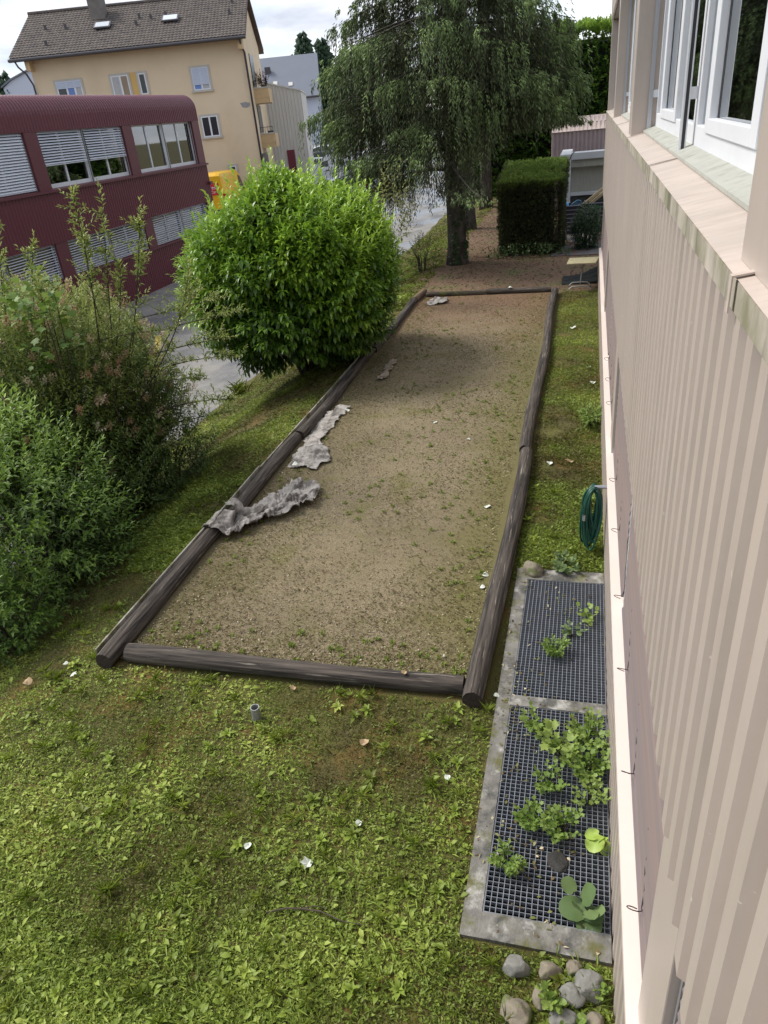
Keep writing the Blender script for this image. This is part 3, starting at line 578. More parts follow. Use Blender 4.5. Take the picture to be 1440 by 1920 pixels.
        if fine:
            for yq in (mid, a + .02, b - .02): MB().box(X(-win_in + .04), X(-win_in - .0), yq - .012, yq + .012, zs + .30, zs + .36).build('bracket', MT['white'], root)
            MB().prism([(X(-win_in + .10), zs + .03), (X(-win_in + .10), zs + .045), (X(-win_in), zs + .075), (X(-win_in), zs + .03)], 'y', a + .005, b - .005).build('inner_sill', MT['greysill'], root)

ob = empty('office_building', (0, 0, 0), 0, 'beige ribbed metal building close by on the right with white window frames and pale ledge', 'building')
posts = [(1.45 + 6.32 * k, 1.87 + 6.32 * k) for k in range(-2, 4)]
office(ob, .362, -1, -13.0, 20.85, -.25, .82, 2.29, 4.03, 5.85, 7.2, .5, posts, .147, .042, MT['beige'], MT['beige'], MT['ledge'], MT['sill'], MT['sill_edge'],
       [(0, 0, MT['blind'])] * 4 + [(.14, 1.2, MT['blindgrey'])], [(1.0, 1.25, MT['blindpink'])] * 5, 9.0, True, .05, .05, .19, .085)
# sheet joints on the sill, cords of the lowered blinds
for yj in (-1.5, 1.71, 4.57, 7.6, 10.9, 14.0, 17.2): MB().prism([(.3005, 3.958), (.3035, 3.958), (.3035, 4.0335), (.54, 4.0735), (.54, 4.0775), (.3005, 4.037)], 'y', yj - .012, yj + .012).build('sill_joint', MT['sill'], ob)
j = MB().box(.3275, .3292, 1.357, 1.363, 2.29, 3.96)
j.build('panel_seam', MT['twig'], ob)
for k, yc in enumerate((2.2, 3.02, 3.9, 4.74, 5.75, 6.75, 8.9, 9.8, 10.7)):
    c = []
    for q in range(14):
        z = 2.25 - q * .098; c.append((.405 - .004 * (q % 2) - .012 * (q / 13) ** 3, yc + .25 - .018 * q + .012 * (q % 2) + .10 * math.sin(q * .23), z))
    e = c[-1]; loop = [(e[0] - .035 * (1 - math.cos(a)), e[1] - .03 * math.sin(a) - .02, e[2] + .035 * math.sin(a * .9) + 0.01) for a in np.linspace(0.3, 5.2, 10)]
    MB().tube(c + loop, .0028, 4).build('blind_cord', MT['dark'], ob)

mb_ = empty('maroon_building', (0, 0, 0), 0, 'dark red ribbed metal building across the street with rounded roof edge and blinds', 'building')
mposts = [(34.48 - 5.86 * k, 35.14 - 5.86 * k) for k in range(4, -1, -1)]
office(mb_, -18.03, 1, 11.0, 35.2, -1.6, .36, 1.55, 3.22, 5.02, 6.12, .6, mposts, .16, .03, MT['maroon'], MT['maroonflat'], MT['maroonflat'], MT['maroonflat'], MT['maroonflat'],
       [(1.0, .9, MT['blind']), (1.0, .9, MT['blind']), (.60, .7, MT['blind']), (0, 0, MT['blind'])], [(1.0, .18, MT['blind'])] * 4, 14.0, False, .10, .12, .16, .16)
MB().box(-18.0, -17.85, 34.9, 35.15, 2.28, 2.42).build('bracket', MT['maroonflat'], mb_)

# ------------------------------------------------------------------ light wells with steel gratings
lw = empty('light_well', (-.15, 4.5, 0), 0, 'grey concrete kerb framing two sunken grates along the foot of the beige wall', 'light well')
def rel(o, root):           # parent keeping the world placement of geometry written in world coordinates
    o.parent = root; o.matrix_parent_inverse = Matrix.Translation(-Vector(root.location)); return o
def rim_mesh():
    m = MB(); z0, z1 = -.35, .03
    nyy = 60
    def strip(x0, x1, ya, yb, nx, ny, wav=.012):
        xs_, ys_ = np.linspace(x0, x1, nx), np.linspace(ya, yb, ny); X, Y = np.meshgrid(xs_, ys_)
        Z = z1 + .012 * (fbm(np.c_[X.ravel(), Y.ravel()], 4, 3).reshape(X.shape) - .5)
        V = [tuple(p) for p in np.c_[X.ravel(), Y.ravel(), Z.ravel()]]; F = [(i * nx + k, i * nx + k + 1, (i + 1) * nx + k + 1, (i + 1) * nx + k) for i in range(ny - 1) for k in range(nx - 1)]
        m.add(V, F)
        per = [(x, ya) for x in xs_] + [(x1, y) for y in ys_[1:]] + [(x, yb) for x in xs_[::-1][1:]] + [(x0, y) for y in ys_[::-1][1:-1]]
        zz = np.r_[Z[0], Z[1:, -1], Z[-1, ::-1][1:], Z[::-1, 0][1:-1]]; n = len(per)
        m.add([(p[0], p[1], z) for p, z in zip(per, zz)] + [(p[0], p[1], z0) for p in per], [(i, (i + 1) % n, n + (i + 1) % n, n + i) for i in range(n)])
    strip(-.572, -.455, 2.49, 6.50, 4, 60); strip(-.4545, .315, 2.49, 2.655, 14, 5); strip(-.4545, .315, 4.455, 4.575, 14, 4); strip(-.4545, .315, 6.305, 6.50, 14, 5)
    return m
rel(rim_mesh().build('rim', MT['concrete'], smooth=False), lw)
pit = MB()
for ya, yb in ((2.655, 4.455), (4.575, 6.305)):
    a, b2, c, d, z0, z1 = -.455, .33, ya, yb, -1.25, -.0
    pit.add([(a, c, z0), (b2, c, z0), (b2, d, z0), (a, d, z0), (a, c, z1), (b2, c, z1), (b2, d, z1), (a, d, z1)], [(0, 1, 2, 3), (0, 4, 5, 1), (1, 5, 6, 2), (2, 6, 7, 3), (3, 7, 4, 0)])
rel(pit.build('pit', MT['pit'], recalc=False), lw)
for k, (ya, yb, lab) in enumerate(((2.66, 4.45, 'steel grating nearest the round stones, overgrown with leafy weeds'), (4.58, 6.30, 'steel grating nearest the coiled green hose, mostly bare'))):
    m = MB(); x0, x1 = -.448, .308; z1 = .022
    for y in np.arange(ya + .004, yb, .0345): m.box(x0, x1, y - .0016, y + .0016, z1 - .032, z1)
    for x in np.arange(x0 + .002, x1, .0362): m.box(x - .0022, x + .0022, ya, yb, z1 - .006, z1 + .0012)
    m.box(x0 - .004, x0, ya, yb, z1 - .035, z1 + .003); m.box(x1, x1 + .004, ya, yb, z1 - .035, z1 + .003); m.box(x0, x1, ya - .004, ya, z1 - .035, z1 + .003); m.box(x0, x1, yb, yb + .004, z1 - .035, z1 + .003)
    tag(m.build('steel_grating', MT['galv'], recalc=False), lab, 'grating', 'steel gratings over the light well')

# ------------------------------------------------------------------ logs round the court
def log(a, b, rad, m, label, seed, taper=.96):
    rad *= .90; a, b = Vector(a), Vector(b); d = b - a; n = max(8, int(d.length / .12)); k = 14; rr = np.random.default_rng(seed)
    me = MB(); v = []; ph = rr.uniform(0, 6.28, 4)
    x = Vector((0, 0, 1)).cross(d).normalized(); z = d.normalized().cross(x)
    for i in range(n + 1):
        t = i / n; L_ = t * d.length
        c = Vector((0, 0, 0)) + d * t + x * .028 * math.sin(L_ * 0.9 + ph[0]) + z * .010 * math.sin(L_ * 1.7 + ph[1])
        R_ = rad * (1 - (1 - taper) * t) * (1 + .035 * math.sin(L_ * 2.3 + ph[2])) * (.94 if i in (0, n) else 1)
        for q in range(k):
            an = 2 * math.pi * q / k; f = 1 + .20 * (vnoise([[q * 1.7 + seed, L_ * 1.2, seed]])[0] - .5) + (.018 if q % 3 == 0 else 0)
            v.append(c + (x * math.cos(an) + z * math.sin(an)) * R_ * f)
    f = [(i * k + q, i * k + (q + 1) % k, (i + 1) * k + (q + 1) % k, (i + 1) * k + q) for i in range(n) for q in range(k)]
    root = MB().add(v, f)
    o = root.build('log', m, smooth=True); o.location = a
    ends = [MB().add(q_, [tuple(range(k))]).build('cut_end', MT['endgrain'], o) for q_ in (v[:k], v[-k:])]
    # texture grain along the length: align local Z of the object with the log axis
    q = d.to_track_quat('Z', 'Y'); qi = q.inverted().to_matrix().to_4x4(); o.data.transform(qi); [e_.data.transform(qi) for e_ in ends]; o.rotation_euler = q.to_euler()
    return tag(o, label, 'log', 'logs edging the gravel court')
log((-4.14, 4.535, .085), (-.86, 4.585, .085), .098, MT['log'], 'weathered log across the near end of the gravel court, moss at its left tip', 1)
log((-.735, 4.38, .095), (-.705, 9.35, .095), .105, MT['log'], 'long dark log beside the gratings, its cut end towards the lawn', 2)
log((-.712, 9.37, .09), (-.745, 19.35, .09), .098, MT['log'], 'long log reaching from the far corner beside the moss strip by the wall', 3)
log((-4.31, 4.36, .09), (-4.30, 6.98, .09), .108, MT['log'], 'thick dark log at the near left corner, from the corner to the draped cloth', 4)
log((-4.30, 7.0, .09), (-4.30, 9.75, .09), .102, MT['log'], 'cracked grey log with a crumpled cloth thrown over its end', 5)
log((-4.30, 9.77, .09), (-4.31, 14.35, .09), .098, MT['log'], 'grey log beside the flat spread cloth opposite the round laurel', 6)
log((-4.31, 14.37, .09), (-4.33, 18.75, .09), .098, MT['log'], 'dark log beyond the round laurel, beside the small rag strip', 7)
log((-4.33, 18.77, .09), (-4.27, 19.75, .09), .098, MT['logbrown'], 'short bright brown rotten log stump at the far left corner', 8)
log((-4.13, 19.40, .08), (-2.55, 19.42, .08), .082, MT['logmoss'], 'mossy pale log across the far end by the white rag', 9)
log((-2.53, 19.43, .085), (-.85, 19.45, .085), .088, MT['log'], 'dark plain log across the far end near the folding table', 10)
bd = MB()
rr = np.random.default_rng(5)
yq = 4.45
while yq < 14:
    l = rr.uniform(1.2, 2.6); bd.bar((-4.425 + rr.normal(0, .006), yq, .06 + rr.normal(0, .012)), (-4.425 + rr.normal(0, .006), yq + l - .02, .06 + rr.normal(0, .016)), .02, .20); yq += l
tag(bd.build('edging_board', MT['board'], bevel=.004), 'thin pale weathered board standing along the outer side of the left logs', 'board')

# ------------------------------------------------------------------ cloths on the court
def inside(poly, P):
    x, y = P[:, 0], P[:, 1]; r_ = np.zeros(len(P), bool); n = len(poly)
    for i in range(n):
        (xa, ya), (xb, yb) = poly[i], poly[(i + 1) % n]
        c = ((ya > y) != (yb > y)) & (x < (xb - xa) * (y - ya) / (yb - ya + 1e-12) + xa); r_ ^= c
    return r_
def cloth(poly, amp, label, seed, m, step=.022, fold=3.2, over=False):
    P = np.array(poly); x0, y0 = P.min(0) - .02; x1, y1 = P.max(0) + .02
    xs_ = np.arange(x0, x1, step); ys_ = np.arange(y0, y1, step); X, Y = np.meshgrid(xs_, ys_)
    Q = np.c_[X.ravel(), Y.ravel()]; W = Q + .20 * np.c_[fbm(Q + seed, 7, 3) - .5, fbm(Q + seed + 9, 7, 3) - .5]
    ins = inside([tuple(p) for p in P], W).reshape(X.shape)
    def pleat(an, fr, sd_, wig):
        u_ = (Q[:, 0] * math.cos(an) + Q[:, 1] * math.sin(an)) * fr + wig * (fbm(Q * np.array((1.0, 1.0)) + sd_, 2.2, 2) - .5) * fr * .5
        t_ = np.abs(2 * (u_ - np.floor(u_)) - 1); return t_ * np.clip(2.2 * vnoise(Q * 5 + sd_ * 3) - .35, 0, 1.2)
    q1 = pleat(.9, 3.4, seed, 1.1); q2 = pleat(.15, 5.2, seed + 3, 1.0); q3 = pleat(1.9, 9.0, seed + 7, .8); q4 = pleat(.55, 15.0, seed + 11, .6); big = fbm(W + seed, 1.8, 2)
    H = amp * (.45 * np.clip(big - .25, 0, 1) + .42 * q1 + .38 * q2 + .34 * q3 + .22 * q4); Z = .036 + H.reshape(X.shape)
    if over:
        dx = np.abs(X + 4.30); lz = np.where(dx < .125, .09 + np.sqrt(np.maximum(.125 ** 2 - dx ** 2, 0)) + .012, 0); Z = np.where(dx < .2, np.maximum(lz + .3 * (Z - .04), np.where(dx < .125, 0, Z * .9)), Z)
    V = np.c_[X.ravel() + .5 * amp * (q2 - .5), Y.ravel() + .5 * amp * (q1 - .5), Z.ravel()]; nx, ny = len(xs_), len(ys_)
    i = (np.arange(ny - 1)[:, None] * nx + np.arange(nx - 1)[None]); ok = (ins[:-1, :-1] & ins[:-1, 1:] & ins[1:, :-1] & ins[1:, 1:]).ravel(); i = i.ravel()[ok]
    F = np.c_[i, i + 1, i + nx + 1, i + nx]; u, inv = np.unique(F, return_inverse=True)
    o = npmesh('cloth', V[u], inv.reshape(F.shape), m, smooth=True); s = o.modifiers.new('thick', 'SOLIDIFY'); s.thickness = .003; s.offset = 1
    return tag(o, label, 'cloth', 'old cloths left on the court')
cloth([(-4.46, 6.72), (-4.44, 7.02), (-4.20, 7.10), (-4.36, 7.25), (-4.30, 7.46), (-4.12, 7.42), (-3.95, 7.80), (-3.78, 8.30), (-3.42, 8.20), (-3.26, 7.80), (-3.44, 7.42), (-3.80, 7.14), (-4.05, 6.68)], .15, 'crumpled grey cloth heaped on the gravel with one end over the log', 3.0, MT['cloth'], .013, 2.6, True)
cloth([(-4.13, 8.74), (-4.19, 9.93), (-4.20, 10.85), (-4.05, 11.2), (-3.86, 11.12), (-3.86, 10.5), (-3.92, 9.76), (-3.52, 9.02), (-3.56, 8.70)], .050, 'flat spread greyish cloth with fine wrinkles lying along the left log', 8.0, MT['cloth'], .015, 4.0)
cloth([(-3.74, 12.55), (-3.78, 13.2), (-3.80, 13.7), (-3.56, 13.75), (-3.60, 13.1), (-3.56, 12.5)], .05, 'narrow brownish rag strip folded on the gravel halfway up the court', 15.0, MT['cloth2'], .025)
cloth([(-4.02, 18.55), (-3.86, 19.05), (-3.50, 19.0), (-3.42, 18.5), (-3.78, 18.38)], .07, 'small whitish rag lying at the far end against the mossy log', 21.0, MT['cloth'], .03)

# ------------------------------------------------------------------ stones
def stone(x, y, s, lab, seed, m, z=0, group='stones at the foot of the wall', name='stone'):
    bm = bmesh.new(); bmesh.ops.create_icosphere(bm, subdivisions=4, radius=1)
    V = np.array([v.co[:] for v in bm.verts]); f = 1 + .75 * (fbm(V + seed * 3.1, 1.1, 2) - .5) + .22 * (fbm(V + seed, 3.2, 3) - .5)
    # a few flattened facets
    rr = np.random.default_rng(seed)
    for _ in range(7):
        d = unit(rr.normal(size=3)); h = V @ d * f; f = np.where(h > .78, f * (.78 + (h - .78) * .2) / h, f)
    for v, q in zip(bm.verts, f): v.co = Vector((v.co.x * s[0] * q, v.co.y * s[1] * q, v.co.z * s[2] * q))
    me = bpy.data.meshes.new(name); bm.to_mesh(me); bm.free(); me.materials.append(m); me.polygons.foreach_set('use_smooth', [True] * len(me.polygons))
    o = bpy.data.objects.new(name, me); COL.objects.link(o); o.location = (x, y, z + s[2] * .45); o.rotation_euler = (0, 0, rr.uniform(0, 6)); tag(o, lab, 'stone', group); return o
stone(-.225, 2.36, (.065, .075, .06), 'upright oval grey stone just below the corner of the concrete kerb', 1, MT['stone'])
stone(-.03, 2.385, (.065, .055, .05), 'half buried round stone between the oval stone and the big pale boulder', 2, MT['stonewarm'])
stone(.105, 2.42, (.045, .05, .045), 'smallest stone, touching the concrete kerb near the wall', 3, MT['stonewarm'])
stone(.185, 2.33, (.085, .085, .085), 'big pale grey boulder with a pointed top leaning towards the wall', 4, MT['stone'])
stone(-.075, 2.225, (.062, .05, .045), 'low mossy brown stone in the middle of the stone row', 5, MT['stonewarm'])
stone(.10, 2.27, (.07, .06, .06), 'mid grey rounded stone tucked under the big pale boulder', 6, MT['stone'])
stone(-.195, 2.10, (.075, .10, .075), 'tall tan stone at the bottom edge farthest from the wall', 7, MT['stonewarm'])
stone(.05, 2.13, (.075, .07, .06), 'broad grey stone at the bottom edge beside the tan one', 8, MT['stone'])
stone(.22, 2.15, (.06, .06, .06), 'dark shaded stone squeezed against the wall at the bottom edge', 9, MT['stonewarm'])
stone(-.41, 6.45, (.135, .10, .085), 'flat tan boulder on the far corner of the concrete kerb', 12, MT['stonewarm'], .02)
stone(-.012, 3.09, (.085, .07, .025), 'flat blackened slab lying on the near grating among weeds', 14, MT['blackstone'], .012)

# ------------------------------------------------------------------ weeds on the gratings
def weed(x, y, h, n, label, seed, T=T_LOBE, ln=.055, wd=.058, mt='weed', spread=.14, z=.02, tint=.45, name='weed', nl=6, slen=None):
    rr = np.random.default_rng(seed); root = empty(name, (x, y, z), 0, label, 'plant', 'weeds growing through the gratings')
    st_ = MB(); P, D = [], []
    n = int(n * 1.5) if T is T_LOBE or T is T_LEAF else n
    for k in range(n):
        a = rr.uniform(0, 6.28); l = spread * rr.uniform(.3, 1.1); hh = h * rr.uniform(.35, 1.1)
        tip = (l * math.cos(a), l * math.sin(a), hh); midp = (tip[0] * .4, tip[1] * .4, hh * .6)
        st_.tube([(0, 0, -.02), midp, tip], [.003, .0025, .0015], 4); P.append(midp); D.append((math.cos(a) * .8, math.sin(a) * .8, .7))
    st_.build('stem', MT['stem'], root)
    tint = min(tint + .15, 1); V, F, tt = shoots(np.array(P), np.array(D), nl, slen or h * .6, 1.1, ln, wd, tint, .15, T, .2, rr)
    npmesh('foliage', V, F, MT[mt], root, tt)
weed(-.12, 5.15, .13, 16, 'low bushy moss green weed in the middle of the bare grating', 31, T_LEAF, .05, .03, tint=.35, nl=9)
weed(.03, 5.42, .12, 6, 'small shiny leaved sprig behind the bushy weed', 32, T_ROUND, .05, .05, 'ivy', tint=.75, nl=4)
weed(.17, 5.68, .14, 6, 'pale leaved sprig against the wall at the far grating', 33, T_ROUND, .06, .055, 'weed', tint=.6, nl=4)
weed(-.22, 4.18, .20, 10, 'upright weed with lobed leaves at the far corner of the near grating', 34, spread=.14)
weed(-.05, 3.98, .20, 9, 'broad lobed weed with the palest leaves on the near grating', 35, ln=.1, wd=.1, tint=.65, nl=4)
weed(.18, 4.12, .22, 15, 'dense tall weed against the wall, half over the near grating', 36, spread=.17, ln=.06, wd=.06, tint=.45)
weed(.18, 3.82, .20, 16, 'dense lower weed against the wall just nearer than the tall one', 37, spread=.18, ln=.06, wd=.06, tint=.38)
weed(-.09, 3.68, .17, 9, 'wiry weed with small leaves halfway along the near grating', 38, spread=.15, ln=.05, wd=.05, tint=.4)
weed(-.20, 3.33, .14, 13, 'round tuft of small leaves beside the blackened slab, farther from the wall', 39, spread=.13, ln=.05, wd=.05, tint=.35)
weed(.0, 3.30, .15, 17, 'wide tuft of leaves right behind the blackened slab', 40, spread=.18, ln=.05, wd=.05, tint=.38)
weed(-.33, 3.0, .13, 13, 'ferny tuft at the grating edge by the concrete kerb', 41, T_LEAF, .055, .03, spread=.13, tint=.4, nl=8)
weed(.25, 3.30, .12, 3, 'single big bright leaf pressed to the wall above the big dark leaves', 42, T_ROUND, .12, .11, 'lush', spread=.05, tint=.8, nl=2)
weed(.17, 2.80, .10, 4, 'plant with two big round dark leaves at the near end of the grating', 43, T_ROUND, .17, .165, 'ivy', spread=.08, tint=.62, nl=2)
weed(.18, 3.58, .16, 8, 'thin weed with reddish dry tips against the wall', 44, spread=.15, ln=.05, wd=.05, tint=.55)
weed(.0, 2.22, .12, 7, 'sprout with paired oval leaves rising between the stones', 45, T_ROUND, .06, .04, 'weed', z=0, tint=.5, spread=.05)
weed(.24, 2.36, .10, 10, 'leafy tuft at the wall foot behind the big pale boulder', 46, T_ROUND, .04, .035, 'weed', z=0, tint=.4)
weed(.12, 2.05, .10, 9, 'clover tuft between the last stones at the bottom edge', 47, T_ROUND, .04, .035, 'weed', z=0, tint=.4)
weed(-.05, 6.55, .13, 14, 'ivy tuft at the far end of the gratings beside the tan boulder', 48, T_ROUND, .06, .055, 'ivy', spread=.3, z=0, tint=.7)
weed(.18, 10.5, .28, 26, 'bright leafy clump growing against the wall beyond the hose', 49, T_LEAF, .10, .035, 'weed', spread=.22, z=0, tint=.45)
weed(.15, 8.1, .12, 14, 'small leafy clump at the wall foot just beyond the hose', 50, T_LEAF, .08, .03, 'weed', spread=.2, z=0, tint=.6)

# ------------------------------------------------------------------ coiled hose on the wall
h = []
rr = np.random.default_rng(9)
hz0, hy, hx = .80, 6.98, .185
pts = []
for k in range(15):
    w = .105 * rr.uniform(.55, 1.12); low = .05 + rr.uniform(0, .14) + (.16 if k in (3, 8, 11) else 0); yo = (k - 7) * .014; sk_ = rr.uniform(-.07, .05); tp_ = hz0 + rr.uniform(-.035, .02)
    for q in range(16):
        a = 2 * math.pi * q / 16; dn = .5 - .5 * math.cos(a)
        zz = (tp_ - low) / 2 * math.cos(a) + (tp_ + low) / 2
        pts.append((hx + w * math.sin(a) * (1 - .45 * dn) + sk_ * dn - .02 * dn, hy + yo + .02 * math.sin(2 * a + k) - .05 * dn, zz))
hm = empty('garden_hose', (hx, hy, 0), 0, 'dark green garden hose coiled and hung on the beige wall', 'hose')
hp = np.array(pts); hs_ = np.concatenate([hp[i:i + 1] * (1 - f) + hp[i + 1:i + 2] * f for i in range(len(hp) - 1) for f in (0, .5)]); hs_ = (hs_[:-2] + 2 * hs_[1:-1] + hs_[2:]) / 4
MB().tube([Vector(p) - hm.location for p in hs_], .0115, 7).build('coil', MT['hose'], hm, smooth=True)
MB().tube([(.0, 0, .79), (.18, 0, .80)], .02, 8).build('hook', MT['alu'], hm)
MB().tube([(-.09, -.12, .52), (-.092, -.122, .45)], .017, 8).build('coupling', MT['alu'], hm)

# ------------------------------------------------------------------ small things on the lawn
def ring_pipe(x, y, h, r0, label):
    m = MB(); n = 20; v = []
    for (rad, z) in ((r0, 0), (r0, h), (r0 - .006, h), (r0 - .006, .02)):
        for k in range(n): a = 2 * math.pi * k / n; v.append((rad * math.cos(a), rad * math.sin(a), z))
    m.add(v, [(i * n + k, i * n + (k + 1) % n, (i + 1) * n + (k + 1) % n, (i + 1) * n + k) for i in range(3) for k in range(n)])
    o = m.build('pipe_stub', MT['pipe'], smooth=False, recalc=False); o.location = (x, y, -.01); o.rotation_euler = (.05, .04, 0)
    MB().add([((r0 - .007) * math.cos(2 * math.pi * k / n), (r0 - .007) * math.sin(2 * math.pi * k / n), h * .35) for k in range(n)] if False else [((r0 - .007) * math.cos(2 * math.pi * k / n), (r0 - .007) * math.sin(2 * math.pi * k / n), h * .35) for k in range(n)], [tuple(range(n))]).build('soil_plug', MT['endgrain'], o, recalc=False)
    return tag(o, label, 'pipe')
ring_pipe(-2.555, 3.985, .155, .038, 'short upright zinc pipe stub sticking out of the lawn')
def fallen(x, y, s, label, m, seed, z=.035, shape=0):
    T = (T_LOBE, T_ROUND)[shape]; rr = np.random.default_rng(seed); V, F, t_ = leaves(T, np.zeros((1, 3)), np.array([[rr.normal(), rr.normal(), rr.normal(0, .1)]]), s, s * rr.uniform(.75, 1.05), .5)
    V = V.copy(); V[:, 2] += .14 * s * np.sin(V[:, 0] / s * 5)
    o = npmesh('fallen_leaf', V, F, m); o.location = (x, y, z); sm = o.modifiers.new('thick', 'SOLIDIFY'); sm.thickness = .0015
    tag(o, label, 'leaf', 'pale fallen leaves')
fl = [(-1.615, 2.77, .085, 'largest white leaf, on the near lawn below the pinkish one', 0, 0), (-1.54, 3.885, .07, 'round pinkish dry leaf right of the pipe stub', 1, 1), (-2.1, 2.83, .055, 'pale two-part leaf left of the largest white leaf', 0, 1),
      (-4.56, 4.17, .08, 'white star-shaped leaf in the shade near the log corner', 0, 0), (-.82, 3.64, .05, 'small pale leaf next to the concrete kerb', 0, 1), (-1.37, 3.12, .045, 'tiny light green leaf in the middle of the near lawn', 0, 1),
      (-4.98, 4.08, .09, 'brown curled leaf at the edge of the left shrubs', 1, 1), (-2.33, 4.36, .07, 'tan crumpled leaf in front of the near log', 1, 0), (-.93, 6.3, .075, 'white leaf on the gravel against the log, nearer the hose', 0, 1),
      (-.92, 6.07, .055, 'small white leaf just nearer than its neighbour by the log', 0, 1), (-1.06, 7.85, .075, 'bluish pale leaf on the gravel near the log opposite the hose', 0, 1), (-2.24, 10.5, .06, 'white speck of a leaf in the middle of the gravel', 0, 1),
      (-.05, 9.2, .12, 'tan dry leaf on the moss strip between log and wall', 1, 0), (-.33, 9.1, .10, 'pale leaf on the moss strip beside the tan dry leaf', 0, 0), (-4.02, 8.72, .09, 'white leaf on the corner of the flat spread cloth', 0, 1),
      (-3.79, 10.9, .08, 'white leaf at the far tip of the flat spread cloth', 0, 1), (-.2, 15.9, .12, 'white leaf on the moss strip short of the folding table', 0, 1), (.10, 13.2, .11, 'white leaf near the wall midway to the table', 0, 0), (.24, 12.4, .10, 'pale leaf touching the wall foot midway to the table', 0, 1),
      (-1.62, 9.9, .06, 'small pale leaf on the gravel towards the right log', 0, 1), (-.60, 4.55, .05, 'small white leaf where the log end meets the kerb', 0, 1), (-4.75, 4.32, .05, 'tiny white leaf beyond the star-shaped one', 0, 1),
      (-1.95, 19.2, .12, 'white crumpled leaf on the dark far log', 0, 0), (-1.35, 4.5, .05, 'small tan leaf lying on top of the near log', 1, 1)]
for k, (x, y, s, lab, br, sh) in enumerate(fl):
    z = .04
    if 'top of the near log' in lab: y, z = 4.55, .19
    if 'cloth' in lab: z = .09
    if 'dark far log' in lab: y, z = 19.4, .18
    if 'wall foot' in lab or 'lawn' in lab: z = .04
    fallen(x, y, s, lab, MT['brownleaf' if br else 'paleleaf'], 60 + k, z, sh)
tw = MB().tube([(-1.80, 2.385, .03), (-1.68, 2.43, .04), (-1.57, 2.45, .035), (-1.45, 2.45, .045), (-1.30, 2.425, .03), (-1.15, 2.425, .035)], [.005, .006, .006, .005, .004, .002], 6)
tw.build('main_twig', MT['twig']).name = 'twig'
tag(bpy.data.objects['twig'], 'thin curved dry twig lying on the near lawn', 'twig')
MB().tube([(.0, 0, .035), (.1, .03, .05), (.17, .035, .04)], .003, 5).build('side_twig', MT['twig'], bpy.data.objects['twig']).location = (-1.6, 2.45, -.01)

# ------------------------------------------------------------------ folding table and tarpaulin
tb = empty('folding_table', (-.13, 19.7, 0), 0, 'weathered square folding table with grey bent tube legs by the wall', 'table')
MB().prism([(-.35, -.36), (.36, -.36), (.46, .40), (-.30, .40)], 'z', .70, .735).build('tabletop', MT['tabletop'], tb, bevel=.008)
for yy_ in (-.22, .26):
    MB().tube([(.02 + .06, 0.02, .70), (.02, yy_ * .4, .40), (.0, yy_, .13)], .014, 8).build('leg', MT['tableleg'], tb, smooth=True)
    MB().tube([(-.29, yy_ - .04, .012), (-.27, yy_ - .02, .08), (-.20, yy_, .13), (0, yy_, .14), (.17, yy_, .13), (.25, yy_ - .02, .08), (.27, yy_ - .04, .012)], .014, 8).build('foot', MT['tableleg'], tb, smooth=True)
xs_, ys_ = np.linspace(-.62, .30, 60), np.linspace(20.25, 21.3, 60); X, Y = np.meshgrid(xs_, ys_); Q = np.c_[X.ravel(), Y.ravel()]
u_ = (X + .62) / .92; Z = .02 + .26 * u_ ** 1.5 * np.sin(np.clip((Y - 20.25) / 1.05, 0, 1) * math.pi) ** .6 + .06 * np.sin(Y * 34 + 5 * X + 6 * fbm(Q, 2, 2).reshape(X.shape)) * u_ * np.sin(np.clip((Y - 20.25) / 1.05, 0, 1) * math.pi) + .03 * fbm(Q, 6, 2).reshape(X.shape)
i = (np.arange(59)[:, None] * 60 + np.arange(59)[None]).ravel()
tp = npmesh('tarpaulin', np.c_[X.ravel(), Y.ravel(), Z.ravel()], np.c_[i, i + 1, i + 61, i + 60], MT['tarp'], smooth=True); tp.modifiers.new('thick', 'SOLIDIFY').thickness = .006
tag(tp, 'dark folded tarpaulin slumped against the wall behind the table', 'tarpaulin')

# ------------------------------------------------------------------ yard beyond the hedge
def slat_box(x0, x1, y0, y1, h, label, rz=0):
    r0 = empty('slatted_planter', ((x0 + x1) / 2, (y0 + y1) / 2, 0.03), rz, label, 'planter', 'black slatted boxes in the yard'); w, d = (x1 - x0) / 2, (y1 - y0) / 2
    n = 7; sh = h / n
    for sx, nm in ((0, 'front'), (1, 'back'), (2, 'side'), (3, 'side')):
        m = MB(); gq = MB()
        for k in range(n):
            za, zb2 = k * sh + .02, (k + 1) * sh - .012
            if sx == 0: m.box(-w, w, -d, -d + .03, za, zb2); gq.box(-w + .002, w - .002, -d + .004, -d + .02, zb2 + .001, zb2 + .028)
            if sx == 1: m.box(-w, w, d - .03, d, za, zb2)
            if sx == 2: m.box(-w, -w + .03, -d + .03, d - .03, za, zb2); gq.box(-w + .004, -w + .02, -d + .034, d - .034, zb2 + .001, zb2 + .028)
            if sx == 3: m.box(w - .03, w, -d + .03, d - .03, za, zb2)
        p_ = m.build(nm + '_panel', MT['slats'], r0)
        if gq.v: gq.build('slat_edge', MT['groove'], p_)
    return r0
slat_box(-1.06, -.20, 28.5, 29.5, .96, 'black slatted box holding the blue plastic and timber beside the hedge', 0)
pb2 = slat_box(-.16, 1.3, 28.7, 29.7, .98, 'black slatted box half hidden by the wall, with green letters')
